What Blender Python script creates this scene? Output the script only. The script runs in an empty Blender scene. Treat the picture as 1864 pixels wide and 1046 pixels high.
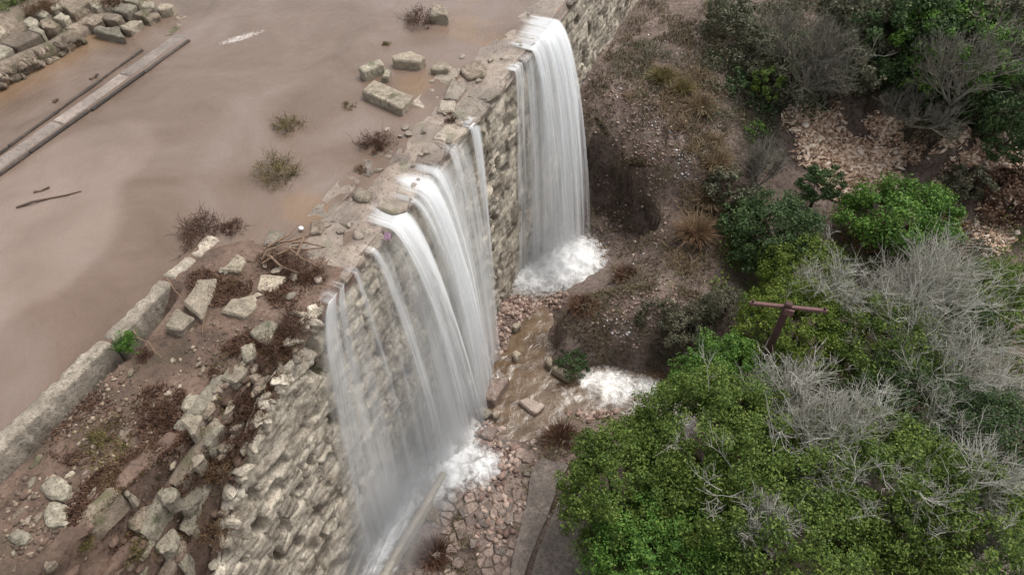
import bpy, bmesh, math, random
import numpy as np
from mathutils import Vector, Matrix

random.seed(7)
RNG = np.random.default_rng(7)
sc = bpy.context.scene
COL = sc.collection

# ------------------------------------------------------------------ camera
# X = outward from the dam face (gorge side), Y = along the dam, Z up, Z = 0 is the river level at the crest
F_PX, PITCH, AZ = 1260.0, math.radians(47.5), math.radians(23.0)
CAM = np.array([6.65, 0.0, 10.0])
HV = np.array([-math.sin(AZ), math.cos(AZ), 0.0]); RV = np.array([math.cos(AZ), math.sin(AZ), 0.0]); ZV = np.array([0, 0, 1.0])
FW = HV * math.cos(PITCH) - ZV * math.sin(PITCH); UV_ = HV * math.sin(PITCH) + ZV * math.cos(PITCH)
cam_d = bpy.data.cameras.new('camera'); cam = bpy.data.objects.new('camera', cam_d); COL.objects.link(cam)
cam_d.sensor_width = 36.0; cam_d.lens = 36.0 * F_PX / 1864.0
cam_d.clip_start = 0.1; cam_d.clip_end = 500.0
cam.location = CAM
cam.rotation_euler = (math.pi / 2 - PITCH, 0, AZ)
sc.camera = cam

# ------------------------------------------------------------------ light: soft overcast sky
SUN_EL, SUN_AZ = math.radians(62), math.radians(28)      # high and veiled, from up the valley
world = bpy.data.worlds.new('World'); sc.world = world; world.use_nodes = True
wn = world.node_tree.nodes; wl = world.node_tree.links
for n in list(wn): wn.remove(n)
wo = wn.new('ShaderNodeOutputWorld'); wb = wn.new('ShaderNodeBackground'); ws = wn.new('ShaderNodeTexSky'); wh = wn.new('ShaderNodeHueSaturation')
ws.sky_type = 'NISHITA'; ws.sun_disc = False; ws.sun_elevation = SUN_EL; ws.sun_rotation = SUN_AZ
ws.dust_density = 3.0; ws.air_density = 1.0
wh.inputs['Saturation'].default_value = 0.10
wb.inputs['Strength'].default_value = 0.15
wl.new(ws.outputs[0], wh.inputs['Color']); wl.new(wh.outputs[0], wb.inputs['Color']); wl.new(wb.outputs[0], wo.inputs['Surface'])
sun_d = bpy.data.lights.new('sun', 'SUN'); sun = bpy.data.objects.new('sun', sun_d); COL.objects.link(sun)
sun_d.energy = 1.5; sun_d.angle = math.radians(28); sun_d.color = (1.0, 0.94, 0.86)
sd = Vector((math.sin(SUN_AZ) * math.cos(SUN_EL), math.cos(SUN_AZ) * math.cos(SUN_EL), math.sin(SUN_EL)))
sun.rotation_euler = sd.to_track_quat('Z', 'Y').to_euler()
sun.location = (-10, 10, 30)
sc.view_settings.view_transform = 'Standard'; sc.view_settings.look = 'None'
sc.view_settings.gamma = 1.0; sc.view_settings.exposure = 0.6; sc.view_settings.use_curve_mapping = False
sc.render.engine = 'CYCLES'
sc.cycles.transparent_max_bounces = 24; sc.cycles.max_bounces = 6; sc.cycles.diffuse_bounces = 3
sc.cycles.use_denoising = True

# ------------------------------------------------------------------ projection helpers (photo pixel -> real place)
def ray(px, py):
    return (px - 932.0) * RV + (523.0 - py) * UV_ + F_PX * FW
def at(px, py, z):
    d = ray(px, py); return CAM + d * (z - CAM[2]) / d[2]
def atX(px, py, x):
    d = ray(px, py); return CAM + d * (x - CAM[0]) / d[0]
def on(px, py, fn, zlo=-10.0, zhi=1.5):
    zs = np.arange(zhi, zlo, -0.04); d = ray(px, py); P = CAM + d * ((zs - CAM[2]) / d[2])[:, None]
    hit = np.nonzero(fn(P[:, 0], P[:, 1]) >= zs)[0]
    return P[hit[0]] if len(hit) else P[-1]
def mpp(p):
    return float((np.asarray(p) - CAM) @ FW) / F_PX

# ------------------------------------------------------------------ noise
def _h(ix, iy, iz, s):
    n = (ix * 374761393 + iy * 668265263 + iz * 2147483647 + s * 1274126177) & 0xFFFFFFFF
    n = ((n ^ (n >> 13)) * 1274126177) & 0xFFFFFFFF
    n = n ^ (n >> 16)
    return (n & 0xFFFF) / 65535.0
def noise(x, y, z=0.0, s=0):
    x, y, z = np.broadcast_arrays(np.asarray(x, float), np.asarray(y, float), np.asarray(z, float))
    ix, iy, iz = np.floor(x).astype(np.int64), np.floor(y).astype(np.int64), np.floor(z).astype(np.int64)
    fx, fy, fz = x - ix, y - iy, z - iz
    fx, fy, fz = fx * fx * (3 - 2 * fx), fy * fy * (3 - 2 * fy), fz * fz * (3 - 2 * fz)
    r = 0
    for dx in (0, 1):
        for dy in (0, 1):
            for dz in (0, 1):
                r = r + _h(ix + dx, iy + dy, iz + dz, s) * (fx if dx else 1 - fx) * (fy if dy else 1 - fy) * (fz if dz else 1 - fz)
    return r * 2 - 1
def fbm(x, y, z=0.0, o=4, s=0):
    r, a, k = 0, 1.0, 1.0
    for i in range(o):
        r = r + a * noise(np.asarray(x) * k, np.asarray(y) * k, np.asarray(z) * k, s + i * 17); a *= 0.5; k *= 2.03
    return r / 1.9
def sstep(a, b, x):
    t = np.clip((x - a) / (b - a), 0, 1); return t * t * (3 - 2 * t)

# ------------------------------------------------------------------ object helpers
def mesh_np(name, V, Fc, mat=None, smooth=False):
    V = np.ascontiguousarray(V, dtype=np.float32); Fc = np.ascontiguousarray(Fc, dtype=np.int32)
    m = bpy.data.meshes.new(name); k = Fc.shape[1]
    m.vertices.add(len(V)); m.vertices.foreach_set('co', V.ravel())
    m.loops.add(Fc.size); m.loops.foreach_set('vertex_index', Fc.ravel())
    m.polygons.add(len(Fc)); m.polygons.foreach_set('loop_start', np.arange(0, Fc.size, k, dtype=np.int32))
    if smooth: m.polygons.foreach_set('use_smooth', np.ones(len(Fc), dtype=bool))
    m.update(calc_edges=True)
    if mat: m.materials.append(mat)
    return m
def link(name, mesh, parent=None, loc=None, rot=None, scale=None):
    o = bpy.data.objects.new(name, mesh); COL.objects.link(o)
    if parent is not None: o.parent = parent
    if loc is not None: o.location = loc
    if rot is not None: o.rotation_euler = rot
    if scale is not None: o.scale = scale
    return o
def empty(name, loc=(0, 0, 0)):
    o = bpy.data.objects.new(name, None); COL.objects.link(o); o.location = loc; o.empty_display_size = 0.2; return o
def tag(o, label=None, cat=None, group=None, kind=None):
    if label: o['label'] = label
    if cat: o['category'] = cat
    if group: o['group'] = group
    if kind: o['kind'] = kind
    return o
def attr(mesh, name, vals):
    a = mesh.attributes.new(name, 'FLOAT', 'POINT'); a.data.foreach_set('value', np.ascontiguousarray(vals, dtype=np.float32))
def grid_faces(nx, ny):
    i = np.arange(nx * ny).reshape(nx, ny)
    return np.stack([i[:-1, :-1], i[1:, :-1], i[1:, 1:], i[:-1, 1:]], -1).reshape(-1, 4)

# ------------------------------------------------------------------ materials
def lin(c):
    return tuple(((v / 255) / 12.92 if v / 255 <= 0.04045 else ((v / 255 + 0.055) / 1.055) ** 2.4) for v in c)
class NT:
    def __init__(s, name):
        s.m = bpy.data.materials.new(name); s.m.use_nodes = True; s.t = s.m.node_tree
        s.b = s.t.nodes['Principled BSDF']; s.o = s.t.nodes['Material Output']
    def n(s, t, **k):
        n = s.t.nodes.new(t)
        for a, v in k.items(): setattr(n, a, v)
        return n
    def l(s, a, b): s.t.links.new(a, b)
    def coord(s, scale=(1, 1, 1), kind='Object', rot=(0, 0, 0)):
        if kind == 'Position': c = s.n('ShaderNodeNewGeometry').outputs['Position']
        else: c = s.n('ShaderNodeTexCoord').outputs[kind]
        mp = s.n('ShaderNodeMapping'); mp.inputs['Scale'].default_value = scale; mp.inputs['Rotation'].default_value = rot
        s.l(c, mp.inputs['Vector']); return mp.outputs[0]
    def noise(s, vec, scale=1.0, detail=6.0, rough=0.6, dist=0.0):
        n = s.n('ShaderNodeTexNoise'); n.inputs['Scale'].default_value = scale; n.inputs['Detail'].default_value = detail
        n.inputs['Roughness'].default_value = rough; n.inputs['Distortion'].default_value = dist
        s.l(vec, n.inputs['Vector']); return n.outputs['Fac']
    def ramp(s, fac, stops, interp='LINEAR'):
        r = s.n('ShaderNodeValToRGB'); r.color_ramp.interpolation = interp
        els = r.color_ramp.elements
        while len(els) > 1: els.remove(els[-1])
        els[0].position = stops[0][0]; els[0].color = (*stops[0][1], 1) if len(stops[0][1]) == 3 else stops[0][1]
        for p, c in stops[1:]:
            e = els.new(p); e.color = (*c, 1)
        s.l(fac, r.inputs[0]); return r.outputs[0]
    def mix(s, fac, a, b, mode='MIX'):
        m = s.n('ShaderNodeMix', data_type='RGBA', blend_type=mode)
        if isinstance(fac, (int, float)): m.inputs[0].default_value = fac
        else: s.l(fac, m.inputs[0])
        for v, i in ((a, 6), (b, 7)):
            if isinstance(v, tuple): m.inputs[i].default_value = (*v, 1)
            else: s.l(v, m.inputs[i])
        return m.outputs[2]
    def math(s, op, a, b=None, clamp=False):
        m = s.n('ShaderNodeMath', operation=op, use_clamp=clamp)
        for i, v in enumerate((a, b)):
            if v is None: continue
            if isinstance(v, (int, float)): m.inputs[i].default_value = v
            else: s.l(v, m.inputs[i])
        return m.outputs[0]
    def attr(s, name):
        a = s.n('ShaderNodeAttribute', attribute_name=name); return a.outputs['Fac']
    def island(s): return s.n('ShaderNodeNewGeometry').outputs['Random Per Island']
    def objrand(s): return s.n('ShaderNodeObjectInfo').outputs['Random']
    def bump(s, h, strength=0.4, dist=0.05):
        b = s.n('ShaderNodeBump'); b.inputs['Strength'].default_value = strength; b.inputs['Distance'].default_value = dist
        s.l(h, b.inputs['Height']); s.l(b.outputs[0], s.b.inputs['Normal']); return b
    def col(s, c): s.l(c, s.b.inputs['Base Color'])
    def rough(s, v): s.b.inputs['Roughness'].default_value = v

def stone_mat(name, base, dark, light, moss=None, moss_amt=0.0, fine=9.0, rough=0.9, streak=None, wet=0.0):
    t = NT(name); p = t.coord(kind='Position'); rnd = t.objrand()
    big = t.noise(p, 1.1, 5, 0.6); mid = t.noise(p, fine, 8, 0.72)
    c = t.ramp(mid, [(0.25, dark), (0.46, base), (0.66, light)])
    c = t.mix(t.ramp(big, [(0.4, (0, 0, 0)), (0.62, (0.75,) * 3)]), c, t.mix(0.5, base, dark, 'MULTIPLY') if False else tuple(0.62 * b for b in base))
    pit = t.n('ShaderNodeTexVoronoi'); pit.inputs['Scale'].default_value = fine * 2.2; t.l(p, pit.inputs['Vector'])
    pitf = t.ramp(pit.outputs['Distance'], [(0.10, (0.35,) * 3), (0.32, (1, 1, 1))])
    c = t.mix(0.75, c, pitf, 'MULTIPLY')
    if streak:
        sp = t.coord(scale=streak, kind='Position'); sf = t.noise(sp, 1.0, 7, 0.65, 0.3)
        c = t.mix(t.ramp(sf, [(0.47, (0, 0, 0)), (0.62, (0.85,) * 3)]), c, dark)
    if moss:
        mf = t.noise(p, 1.7, 6, 0.65); c = t.mix(t.ramp(mf, [(0.62 - moss_amt, (0, 0, 0)), (0.72 - moss_amt, (0.85,) * 3)]), c, moss)
    hsv = t.n('ShaderNodeHueSaturation'); t.l(c, hsv.inputs['Color'])
    t.l(t.math('ADD', t.math('MULTIPLY', rnd, 0.5), 0.75), hsv.inputs['Value'])
    t.col(hsv.outputs[0]); t.rough(rough - wet)
    t.bump(t.math('ADD', mid, t.math('MULTIPLY', pitf, 0.5)), 0.7, 0.05); return t.m

M = {}
M['stone'] = stone_mat('pale_limestone', (0.31, 0.26, 0.195), (0.07, 0.054, 0.04), (0.50, 0.435, 0.34), moss=(0.09, 0.085, 0.04), moss_amt=0.04)
M['stone_wet'] = stone_mat('wet_crest_stone', (0.27, 0.22, 0.175), (0.08, 0.065, 0.05), (0.40, 0.345, 0.275), moss=(0.15, 0.14, 0.085), moss_amt=0.07, fine=6, wet=0.35)
M['stone_grey'] = stone_mat('lichen_grey_stone', (0.235, 0.205, 0.155), (0.045, 0.037, 0.027), (0.42, 0.38, 0.30), moss=(0.08, 0.085, 0.045), moss_amt=0.05)
M['stone_brown'] = stone_mat('weathered_brown_stone', (0.20, 0.155, 0.115), (0.04, 0.03, 0.022), (0.34, 0.28, 0.22), moss=(0.085, 0.08, 0.04), moss_amt=0.09)
M['face'] = stone_mat('eroded_dam_face', (0.56, 0.49, 0.39), (0.11, 0.085, 0.06), (0.80, 0.72, 0.60), moss=(0.075, 0.065, 0.028), moss_amt=0.045, fine=10, streak=(1.6, 1.2, 2.0))
M['crest'] = stone_mat('silted_crest_bed', (0.20, 0.155, 0.125), (0.09, 0.07, 0.05), (0.28, 0.23, 0.185), moss=(0.13, 0.12, 0.075), moss_amt=0.05, fine=4, wet=0.45)
M['cobble'] = stone_mat('red_brown_cobble', (0.19, 0.135, 0.11), (0.06, 0.042, 0.034), (0.32, 0.25, 0.21), fine=8, wet=0.3)
M['block_pink'] = stone_mat('pink_fallen_block', (0.54, 0.42, 0.35), (0.28, 0.20, 0.15), (0.66, 0.55, 0.47), fine=8, wet=0.2)
M['scree'] = stone_mat('pale_scree', (0.42, 0.33, 0.26), (0.18, 0.13, 0.10), (0.60, 0.52, 0.44), fine=5)
M['concrete'] = stone_mat('old_concrete', (0.15, 0.122, 0.105), (0.035, 0.028, 0.024), (0.29, 0.24, 0.205), moss=(0.07, 0.075, 0.05), moss_amt=0.02, fine=10, wet=0.15)
M['flume'] = stone_mat('flume_concrete', (0.34, 0.30, 0.24), (0.14, 0.12, 0.09), (0.42, 0.38, 0.31), fine=9, wet=0.3)
M['parapet'] = stone_mat('parapet_plaster', (0.37, 0.315, 0.25), (0.06, 0.048, 0.037), (0.60, 0.53, 0.44), moss=(0.12, 0.115, 0.08), moss_amt=0.02, fine=13)
M['silt_wall'] = stone_mat('silted_wall_top', (0.30, 0.245, 0.21), (0.13, 0.10, 0.085), (0.38, 0.32, 0.28), fine=6, wet=0.3)
M['kerb'] = stone_mat('dark_sunken_kerb', (0.055, 0.04, 0.032), (0.02, 0.015, 0.012), (0.10, 0.075, 0.06), fine=10, wet=0.2)

def mud_mat():
    t = NT('terrace_mud'); p = t.coord(kind='Position')
    a = t.noise(p, 1.6, 7, 0.65); b = t.noise(p, 11, 8, 0.75); d = t.noise(p, 0.8, 4, 0.55)
    c = t.ramp(a, [(0.32, lin((78, 63, 52))), (0.50, lin((112, 90, 77))), (0.66, lin((134, 112, 98)))])
    c = t.mix(t.ramp(b, [(0.34, (0.8,) * 3), (0.52, (0, 0, 0))]), c, lin((58, 46, 38)))
    c = t.mix(t.ramp(d, [(0.52, (0, 0, 0)), (0.64, (0.8,) * 3)]), c, lin((66, 56, 42)))
    t.col(c); t.rough(0.75); t.bump(t.math('ADD', b, a), 0.8, 0.06); return t.m
M['mud'] = mud_mat()

def soil_mat():
    t = NT('gorge_soil'); p = t.coord(kind='Position')
    a = t.noise(p, 0.55, 6, 0.6); b = t.noise(p, 7, 9, 0.78); d = t.noise(p, 1.7, 6, 0.65)
    c = t.ramp(a, [(0.30, lin((84, 71, 64))), (0.48, lin((114, 98, 90))), (0.64, lin((136, 120, 111)))])
    c = t.mix(t.ramp(b, [(0.40, (0.9,) * 3), (0.54, (0, 0, 0))]), c, lin((60, 50, 44)))
    c = t.mix(t.ramp(d, [(0.54, (0, 0, 0)), (0.66, (0.7,) * 3)]), c, lin((88, 82, 58)))
    c = t.mix(t.ramp(t.noise(p, 16, 3, 0.5), [(0.66, (0, 0, 0)), (0.72, (0.7,) * 3)]), c, lin((165, 150, 138)))
    t.col(c); t.rough(0.95); t.bump(t.math('ADD', b, d), 0.7, 0.07); return t.m
M['soil'] = soil_mat()

def river_mat():
    t = NT('brown_flood_water'); p = t.coord(kind='Position')
    a = t.noise(p, 0.33, 5, 0.55, 0.8); silt = t.attr('silt')
    c = t.ramp(a, [(0.32, lin((98, 82, 70))), (0.5, lin((114, 97, 86))), (0.68, lin((125, 110, 102)))])
    c = t.mix(silt, c, lin((150, 133, 124)))
    c = t.mix(t.attr('ochre'), c, lin((132, 106, 78)))
    c = t.mix(t.ramp(t.math('MULTIPLY', t.attr('foam'), t.noise(p, 5, 9, 0.75, 2.0)), [(0.40, (0, 0, 0)), (0.62, (0.7,) * 3)]), c, lin((222, 214, 208)))
    t.col(c); t.rough(0.08); t.b.inputs['IOR'].default_value = 1.33
    fl = t.coord(scale=(5.0, 2.2, 1), kind='Position', rot=(0, 0, 0.5)); w = t.math('ADD', t.noise(fl, 1.0, 6, 0.6, 0.6), t.math('MULTIPLY', t.noise(t.coord(scale=(11, 26, 1), kind='Position', rot=(0, 0, 0.35)), 1.0, 4, 0.6, 0.8), 0.35))
    t.bump(w, 0.42, 0.07); return t.m
M['river'] = river_mat()
def pool_mat():
    t = NT('muddy_pool_water'); p = t.coord(kind='Position')
    a = t.noise(p, 0.9, 6, 0.6, 1.5)
    c = t.ramp(a, [(0.3, lin((76, 60, 45))), (0.5, lin((96, 78, 60))), (0.7, lin((114, 96, 77)))])
    c = t.mix(t.ramp(t.math('MULTIPLY', t.attr('foam'), t.noise(t.coord(kind='Position', scale=(1, 1, 1)), 2.6, 9, 0.72, 2.5)), [(0.26, (0, 0, 0)), (0.40, (0.4,) * 3), (0.58, (0.95,) * 3)]), c, lin((235, 232, 228)))
    t.col(c); t.rough(0.10); t.bump(t.noise(p, 3.0, 6, 0.6, 1.0), 0.4, 0.07); return t.m
M['pool'] = pool_mat()

def fall_mat(name, k=1.0, fu=9.0, fv=0.55):
    t = NT(name); t.t.nodes.remove(t.b)
    s1 = t.noise(t.coord(scale=(fu * 0.42, fv * 0.5, 1), kind='UV'), 1.0, 3, 0.55, 0.35); s2 = t.noise(t.coord(scale=(fu * 2.2, fv * 1.3, 1), kind='UV'), 1.0, 6, 0.7, 0.25)
    s3 = t.noise(t.coord(scale=(fu * 1.6, fv * 9.0, 1), kind='UV'), 1.0, 5, 0.7, 0.6)
    s = t.math('ADD', t.math('ADD', t.math('MULTIPLY', s1, 0.58), t.math('MULTIPLY', s2, 0.30)), t.math('MULTIPLY', s3, 0.12))
    d = t.attr('dens')
    st = t.math('ADD', s, t.math('MULTIPLY', d, 0.34))      # dense water is nearly opaque; thin water breaks up into ropes
    fac = t.math('MULTIPLY', t.ramp(st, [(0.60, (0, 0, 0)), (0.70, (0.35,) * 3), (0.80, (0.85,) * 3), (0.9, (1, 1, 1))]), t.math('MULTIPLY', t.math('MINIMUM', t.math('MULTIPLY', d, 2.2), 1.0), k), True)
    df = t.n('ShaderNodeBsdfDiffuse'); df.inputs['Color'].default_value = (0.96, 0.975, 0.99, 1)
    tl = t.n('ShaderNodeBsdfTranslucent'); tl.inputs['Color'].default_value = (0.96, 0.975, 0.99, 1)
    mx = t.n('ShaderNodeMixShader'); mx.inputs[0].default_value = 0.45; t.l(df.outputs[0], mx.inputs[1]); t.l(tl.outputs[0], mx.inputs[2])
    tr = t.n('ShaderNodeBsdfTransparent'); m2 = t.n('ShaderNodeMixShader')
    t.l(fac, m2.inputs[0]); t.l(tr.outputs[0], m2.inputs[1]); t.l(mx.outputs[0], m2.inputs[2]); t.l(m2.outputs[0], t.o.inputs['Surface'])
    return t.m
M['fall'] = fall_mat('falling_water', 0.92)
M['veil'] = fall_mat('thin_water_veil', 0.42, 5.0, 0.35)
def foam_mat():
    t = NT('white_foam'); p = t.coord(kind='Position'); t.t.nodes.remove(t.b)
    n = t.noise(p, 3.4, 8, 0.72, 0.8)
    fac = t.ramp(t.math('ADD', n, t.math('MULTIPLY', t.attr('dens'), 0.62)), [(0.58, (0, 0, 0)), (0.80, (0.55,) * 3), (1.0, (1, 1, 1))])
    df = t.n('ShaderNodeBsdfDiffuse'); df.inputs['Color'].default_value = (0.92, 0.92, 0.92, 1)
    tr = t.n('ShaderNodeBsdfTransparent'); m2 = t.n('ShaderNodeMixShader')
    t.l(fac, m2.inputs[0]); t.l(tr.outputs[0], m2.inputs[1]); t.l(df.outputs[0], m2.inputs[2]); t.l(m2.outputs[0], t.o.inputs['Surface']); return t.m
M['foam'] = foam_mat()
def mist_mat(k=1.25):
    t = NT('drifting_mist'); t.t.nodes.remove(t.b); v = t.n('ShaderNodeVolumePrincipled'); v.inputs['Color'].default_value = (0.96, 0.975, 1.0, 1); v.inputs['Anisotropy'].default_value = 0.0
    g = t.n('ShaderNodeTexGradient', gradient_type='SPHERICAL'); t.l(t.n('ShaderNodeTexCoord').outputs['Object'], g.inputs['Vector'])
    n = t.noise(t.coord(kind='Position'), 0.9, 3, 0.55)
    t.l(t.math('MULTIPLY', t.math('MULTIPLY', g.outputs['Fac'], t.ramp(n, [(0.3, (0.2,) * 3), (0.7, (1, 1, 1))])), k), v.inputs['Density']); t.l(v.outputs[0], t.o.inputs['Volume']); return t.m
M['mist'] = mist_mat(); M['mist_thin'] = mist_mat(0.3)
def plain(name, c, rough=0.8, var=0.25, metal=0.0):
    t = NT(name); p = t.coord(kind='Position'); a = t.noise(p, 14, 6, 0.7)
    t.col(t.ramp(a, [(0.3, tuple(v * (1 - var) for v in c)), (0.7, tuple(v * (1 + var) for v in c))])); t.rough(rough); t.b.inputs['Metallic'].default_value = metal
    t.bump(a, 0.2, 0.01); return t.m
M['spray'] = plain('spray_droplets', (0.82, 0.83, 0.85), 0.5, 0.03)
M['rust'] = plain('rusty_iron', lin((70, 48, 44)), 0.8, 0.35)
M['rust2'] = plain('rusty_purple_iron', lin((98, 70, 67)), 0.8, 0.3)
M['cloth'] = plain('purple_cloth', lin((122, 96, 114)), 0.9, 0.2)
M['white'] = plain('white_litter', (0.75, 0.76, 0.78), 0.6, 0.1)
M['wood'] = plain('driftwood', lin((122, 100, 82)), 0.9, 0.4)
M['stick'] = plain('grey_driftwood', lin((92, 76, 66)), 0.9, 0.35)

def leaf_mat(name, cols, trans=0.25, clump=1.3):
    t = NT(name); p = t.coord(kind='Position'); r = t.island(); n = t.noise(p, clump, 4, 0.6)
    v = t.math('ADD', t.math('MULTIPLY', r, 0.55), t.math('MULTIPLY', n, 0.6), True)
    st = [(0.1 + 0.8 * i / (len(cols) - 1), lin(c)) for i, c in enumerate(cols)]
    c = t.ramp(v, st); t.col(c); t.rough(0.6); t.b.inputs['Specular IOR Level'].default_value = 0.25
    tl = t.n('ShaderNodeBsdfTranslucent'); t.l(c, tl.inputs['Color']); mx = t.n('ShaderNodeMixShader'); mx.inputs[0].default_value = trans
    t.l(t.b.outputs[0], mx.inputs[1]); t.l(tl.outputs[0], mx.inputs[2]); t.l(mx.outputs[0], t.o.inputs['Surface']); return t.m
M['leaf_olive'] = leaf_mat('olive_green_leaves', [(36, 48, 22), (64, 84, 36), (90, 112, 46), (130, 144, 72)])
M['leaf_fresh'] = leaf_mat('fresh_green_leaves', [(36, 56, 24), (62, 96, 38), (88, 124, 50), (122, 150, 72)])
M['leaf_dark'] = leaf_mat('dark_green_leaves', [(30, 42, 26), (50, 70, 42), (70, 92, 54), (96, 114, 70)])
M['leaf_dull'] = leaf_mat('dull_olive_leaves', [(52, 54, 44), (78, 80, 64), (100, 100, 80), (124, 122, 100)])
M['leaf_pole'] = leaf_mat('yellow_green_leaves', [(42, 56, 20), (72, 92, 32), (98, 118, 42), (132, 144, 64)])
M['dry'] = leaf_mat('dry_brown_growth', [(50, 38, 30), (86, 66, 50), (116, 92, 70), (142, 118, 90)])
M['dry_red'] = leaf_mat('dry_red_brown_growth', [(46, 34, 28), (72, 52, 42), (98, 72, 58), (118, 92, 74)])
M['dry_tan'] = leaf_mat('tan_dry_grass', [(78, 64, 50), (108, 90, 70), (130, 112, 88), (150, 134, 108)])
M['dry_olive'] = leaf_mat('olive_dry_growth', [(54, 48, 30), (86, 78, 48), (112, 102, 64), (140, 126, 84)])
M['twig'] = leaf_mat('pale_grey_twigs', [(120, 118, 106), (150, 148, 136), (176, 174, 164), (198, 196, 190)], 0.0)
M['twig_dark'] = leaf_mat('grey_brown_twigs', [(76, 73, 64), (98, 95, 85), (120, 116, 106), (140, 136, 126)], 0.0)
M['cover'] = leaf_mat('mixed_ground_cover', [(54, 44, 38), (88, 72, 62), (102, 88, 74), (96, 94, 64), (126, 108, 90)], 0.1, 0.7)
M['bark'] = plain('dark_bark', lin((74, 62, 52)), 0.9, 0.4)

# ------------------------------------------------------------------ shape helpers
def noisy(bm, amp, freq, seed):
    bm.normal_update()
    co = np.array([v.co for v in bm.verts]); nn = np.array([v.normal for v in bm.verts])
    d = fbm(co[:, 0] * freq + seed * 3.7, co[:, 1] * freq, co[:, 2] * freq, 3, seed)
    for v, n, k in zip(bm.verts, nn, d): v.co += Vector(n) * float(k) * amp
def rock_mesh(seed, mat, sub=3, boxy=0.55, amp=0.22):
    bm = bmesh.new(); bmesh.ops.create_icosphere(bm, subdivisions=sub, radius=1.0)
    rr = random.Random(seed); cuts = [(Vector((rr.uniform(-1, 1), rr.uniform(-1, 1), rr.uniform(-1, 1))).normalized(), rr.uniform(0.38, 0.75)) for _ in range(12)]
    for v in bm.verts:
        for n, d in cuts:
            k = v.co.dot(n)
            if k > d: v.co -= n * (k - d) * 0.92
        m = max(abs(v.co.x), abs(v.co.y), abs(v.co.z)); v.co = v.co.lerp(v.co / max(m, 0.01) * 0.8, boxy * 0.4)
    noisy(bm, amp, 1.8, seed)
    m = bpy.data.meshes.new('rock'); bm.to_mesh(m); bm.free(); m.materials.append(mat); return m
def prism(pts, ztop, h, mat, seed=0, rough=0.035, bev=0.03, cuts=2, tilt=(0, 0)):
    """a quarried block: the polygon of its top (world XY) extruded down, edges worn, faces uneven"""
    c = np.mean(np.array(pts)[:, :2], axis=0)
    q = [(p[0] - c[0], p[1] - c[1]) for p in pts]
    if sum(q[i][0] * q[(i + 1) % len(q)][1] - q[(i + 1) % len(q)][0] * q[i][1] for i in range(len(q))) < 0: q = q[::-1]
    bm = bmesh.new(); top = [bm.verts.new((x, y, h + tilt[0] * x + tilt[1] * y)) for x, y in q]; bot = [bm.verts.new((x * 1.03, y * 1.03, 0)) for x, y in q]
    bm.faces.new(top); bm.faces.new(bot[::-1]); n = len(q)
    for i in range(n): bm.faces.new((bot[i], bot[(i + 1) % n], top[(i + 1) % n], top[i]))
    bmesh.ops.bevel(bm, geom=list(bm.edges), offset=bev, segments=1, affect='EDGES', profile=0.6)
    if cuts:
        bmesh.ops.triangulate(bm, faces=bm.faces[:]); bmesh.ops.subdivide_edges(bm, edges=[e for e in bm.edges if e.calc_length() > 0.12], cuts=cuts, use_grid_fill=True)
        noisy(bm, rough, 4.0, seed)
    bmesh.ops.recalc_face_normals(bm, faces=bm.faces[:])
    m = bpy.data.meshes.new('block'); bm.to_mesh(m); bm.free(); m.materials.append(mat)
    return m, (c[0], c[1], ztop - h)
def block_px(name, poly, ztop, h, mat, parent=None, seed=0, **k):
    pts = [at(x, y, ztop) for x, y in poly]; m, loc = prism(pts, ztop, h, mat, seed, **k)
    return link(name, m, parent, loc)
def tubes(paths, radii, sides=3):
    """paths: list of (n,3) arrays, radii: list of (n,) arrays -> V, F(quads)"""
    Vs, Fs, off = [], [], 0
    ang = np.arange(sides) * 2 * math.pi / sides
    for P, R in zip(paths, radii):
        P = np.asarray(P, float); n = len(P); T = np.gradient(P, axis=0); T /= np.linalg.norm(T, axis=1, keepdims=True) + 1e-9
        ref = np.where(np.abs(T[:, 2:3]) > 0.9, np.array([[1.0, 0, 0]]), np.array([[0, 0, 1.0]]))
        A = np.cross(T, ref); A /= np.linalg.norm(A, axis=1, keepdims=True) + 1e-9; B = np.cross(T, A)
        ring = P[:, None, :] + np.asarray(R)[:, None, None] * (A[:, None, :] * np.cos(ang)[None, :, None] + B[:, None, :] * np.sin(ang)[None, :, None])
        Vs.append(ring.reshape(-1, 3)); i = np.arange(n * sides).reshape(n, sides) + off; j = np.roll(i, -1, axis=1)
        Fs.append(np.stack([i[:-1], j[:-1], j[1:], i[1:]], -1).reshape(-1, 4)); off += n * sides
    return np.concatenate(Vs), np.concatenate(Fs)
def branches(rng, base, dir0, length, r0, levels, kids, spread, up=0.15, wob=0.14):
    """recursive limbs: returns paths, radii per level"""
    out = []; todo = [(np.array(base, float), np.array(dir0, float), length, r0, 0)]
    while todo:
        p, d, L, r, lv = todo.pop(); n = 5 if lv < 2 else 4
        P = [p]; dd = d / np.linalg.norm(d)
        for i in range(n - 1):
            dd = dd + rng.normal(0, wob, 3) + np.array([0, 0, up * 0.3]); dd /= np.linalg.norm(dd); P.append(P[-1] + dd * L / (n - 1))
        P = np.array(P); out.append((P, np.linspace(r, r * 0.45, n), lv))
        if lv < levels:
            for k in range(kids[lv]):
                f = rng.uniform(0.3, 1.0); q = f * (n - 1); i = min(int(q), n - 2); b = P[i] + (P[i + 1] - P[i]) * (q - i)
                v = rng.normal(0, 1, 3); nd = dd * 1.0 + v / np.linalg.norm(v) * spread; nd[2] += up
                todo.append((b, nd, L * rng.uniform(0.5, 0.8), max(r * 0.55, 0.0055), lv + 1))
    return out
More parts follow.
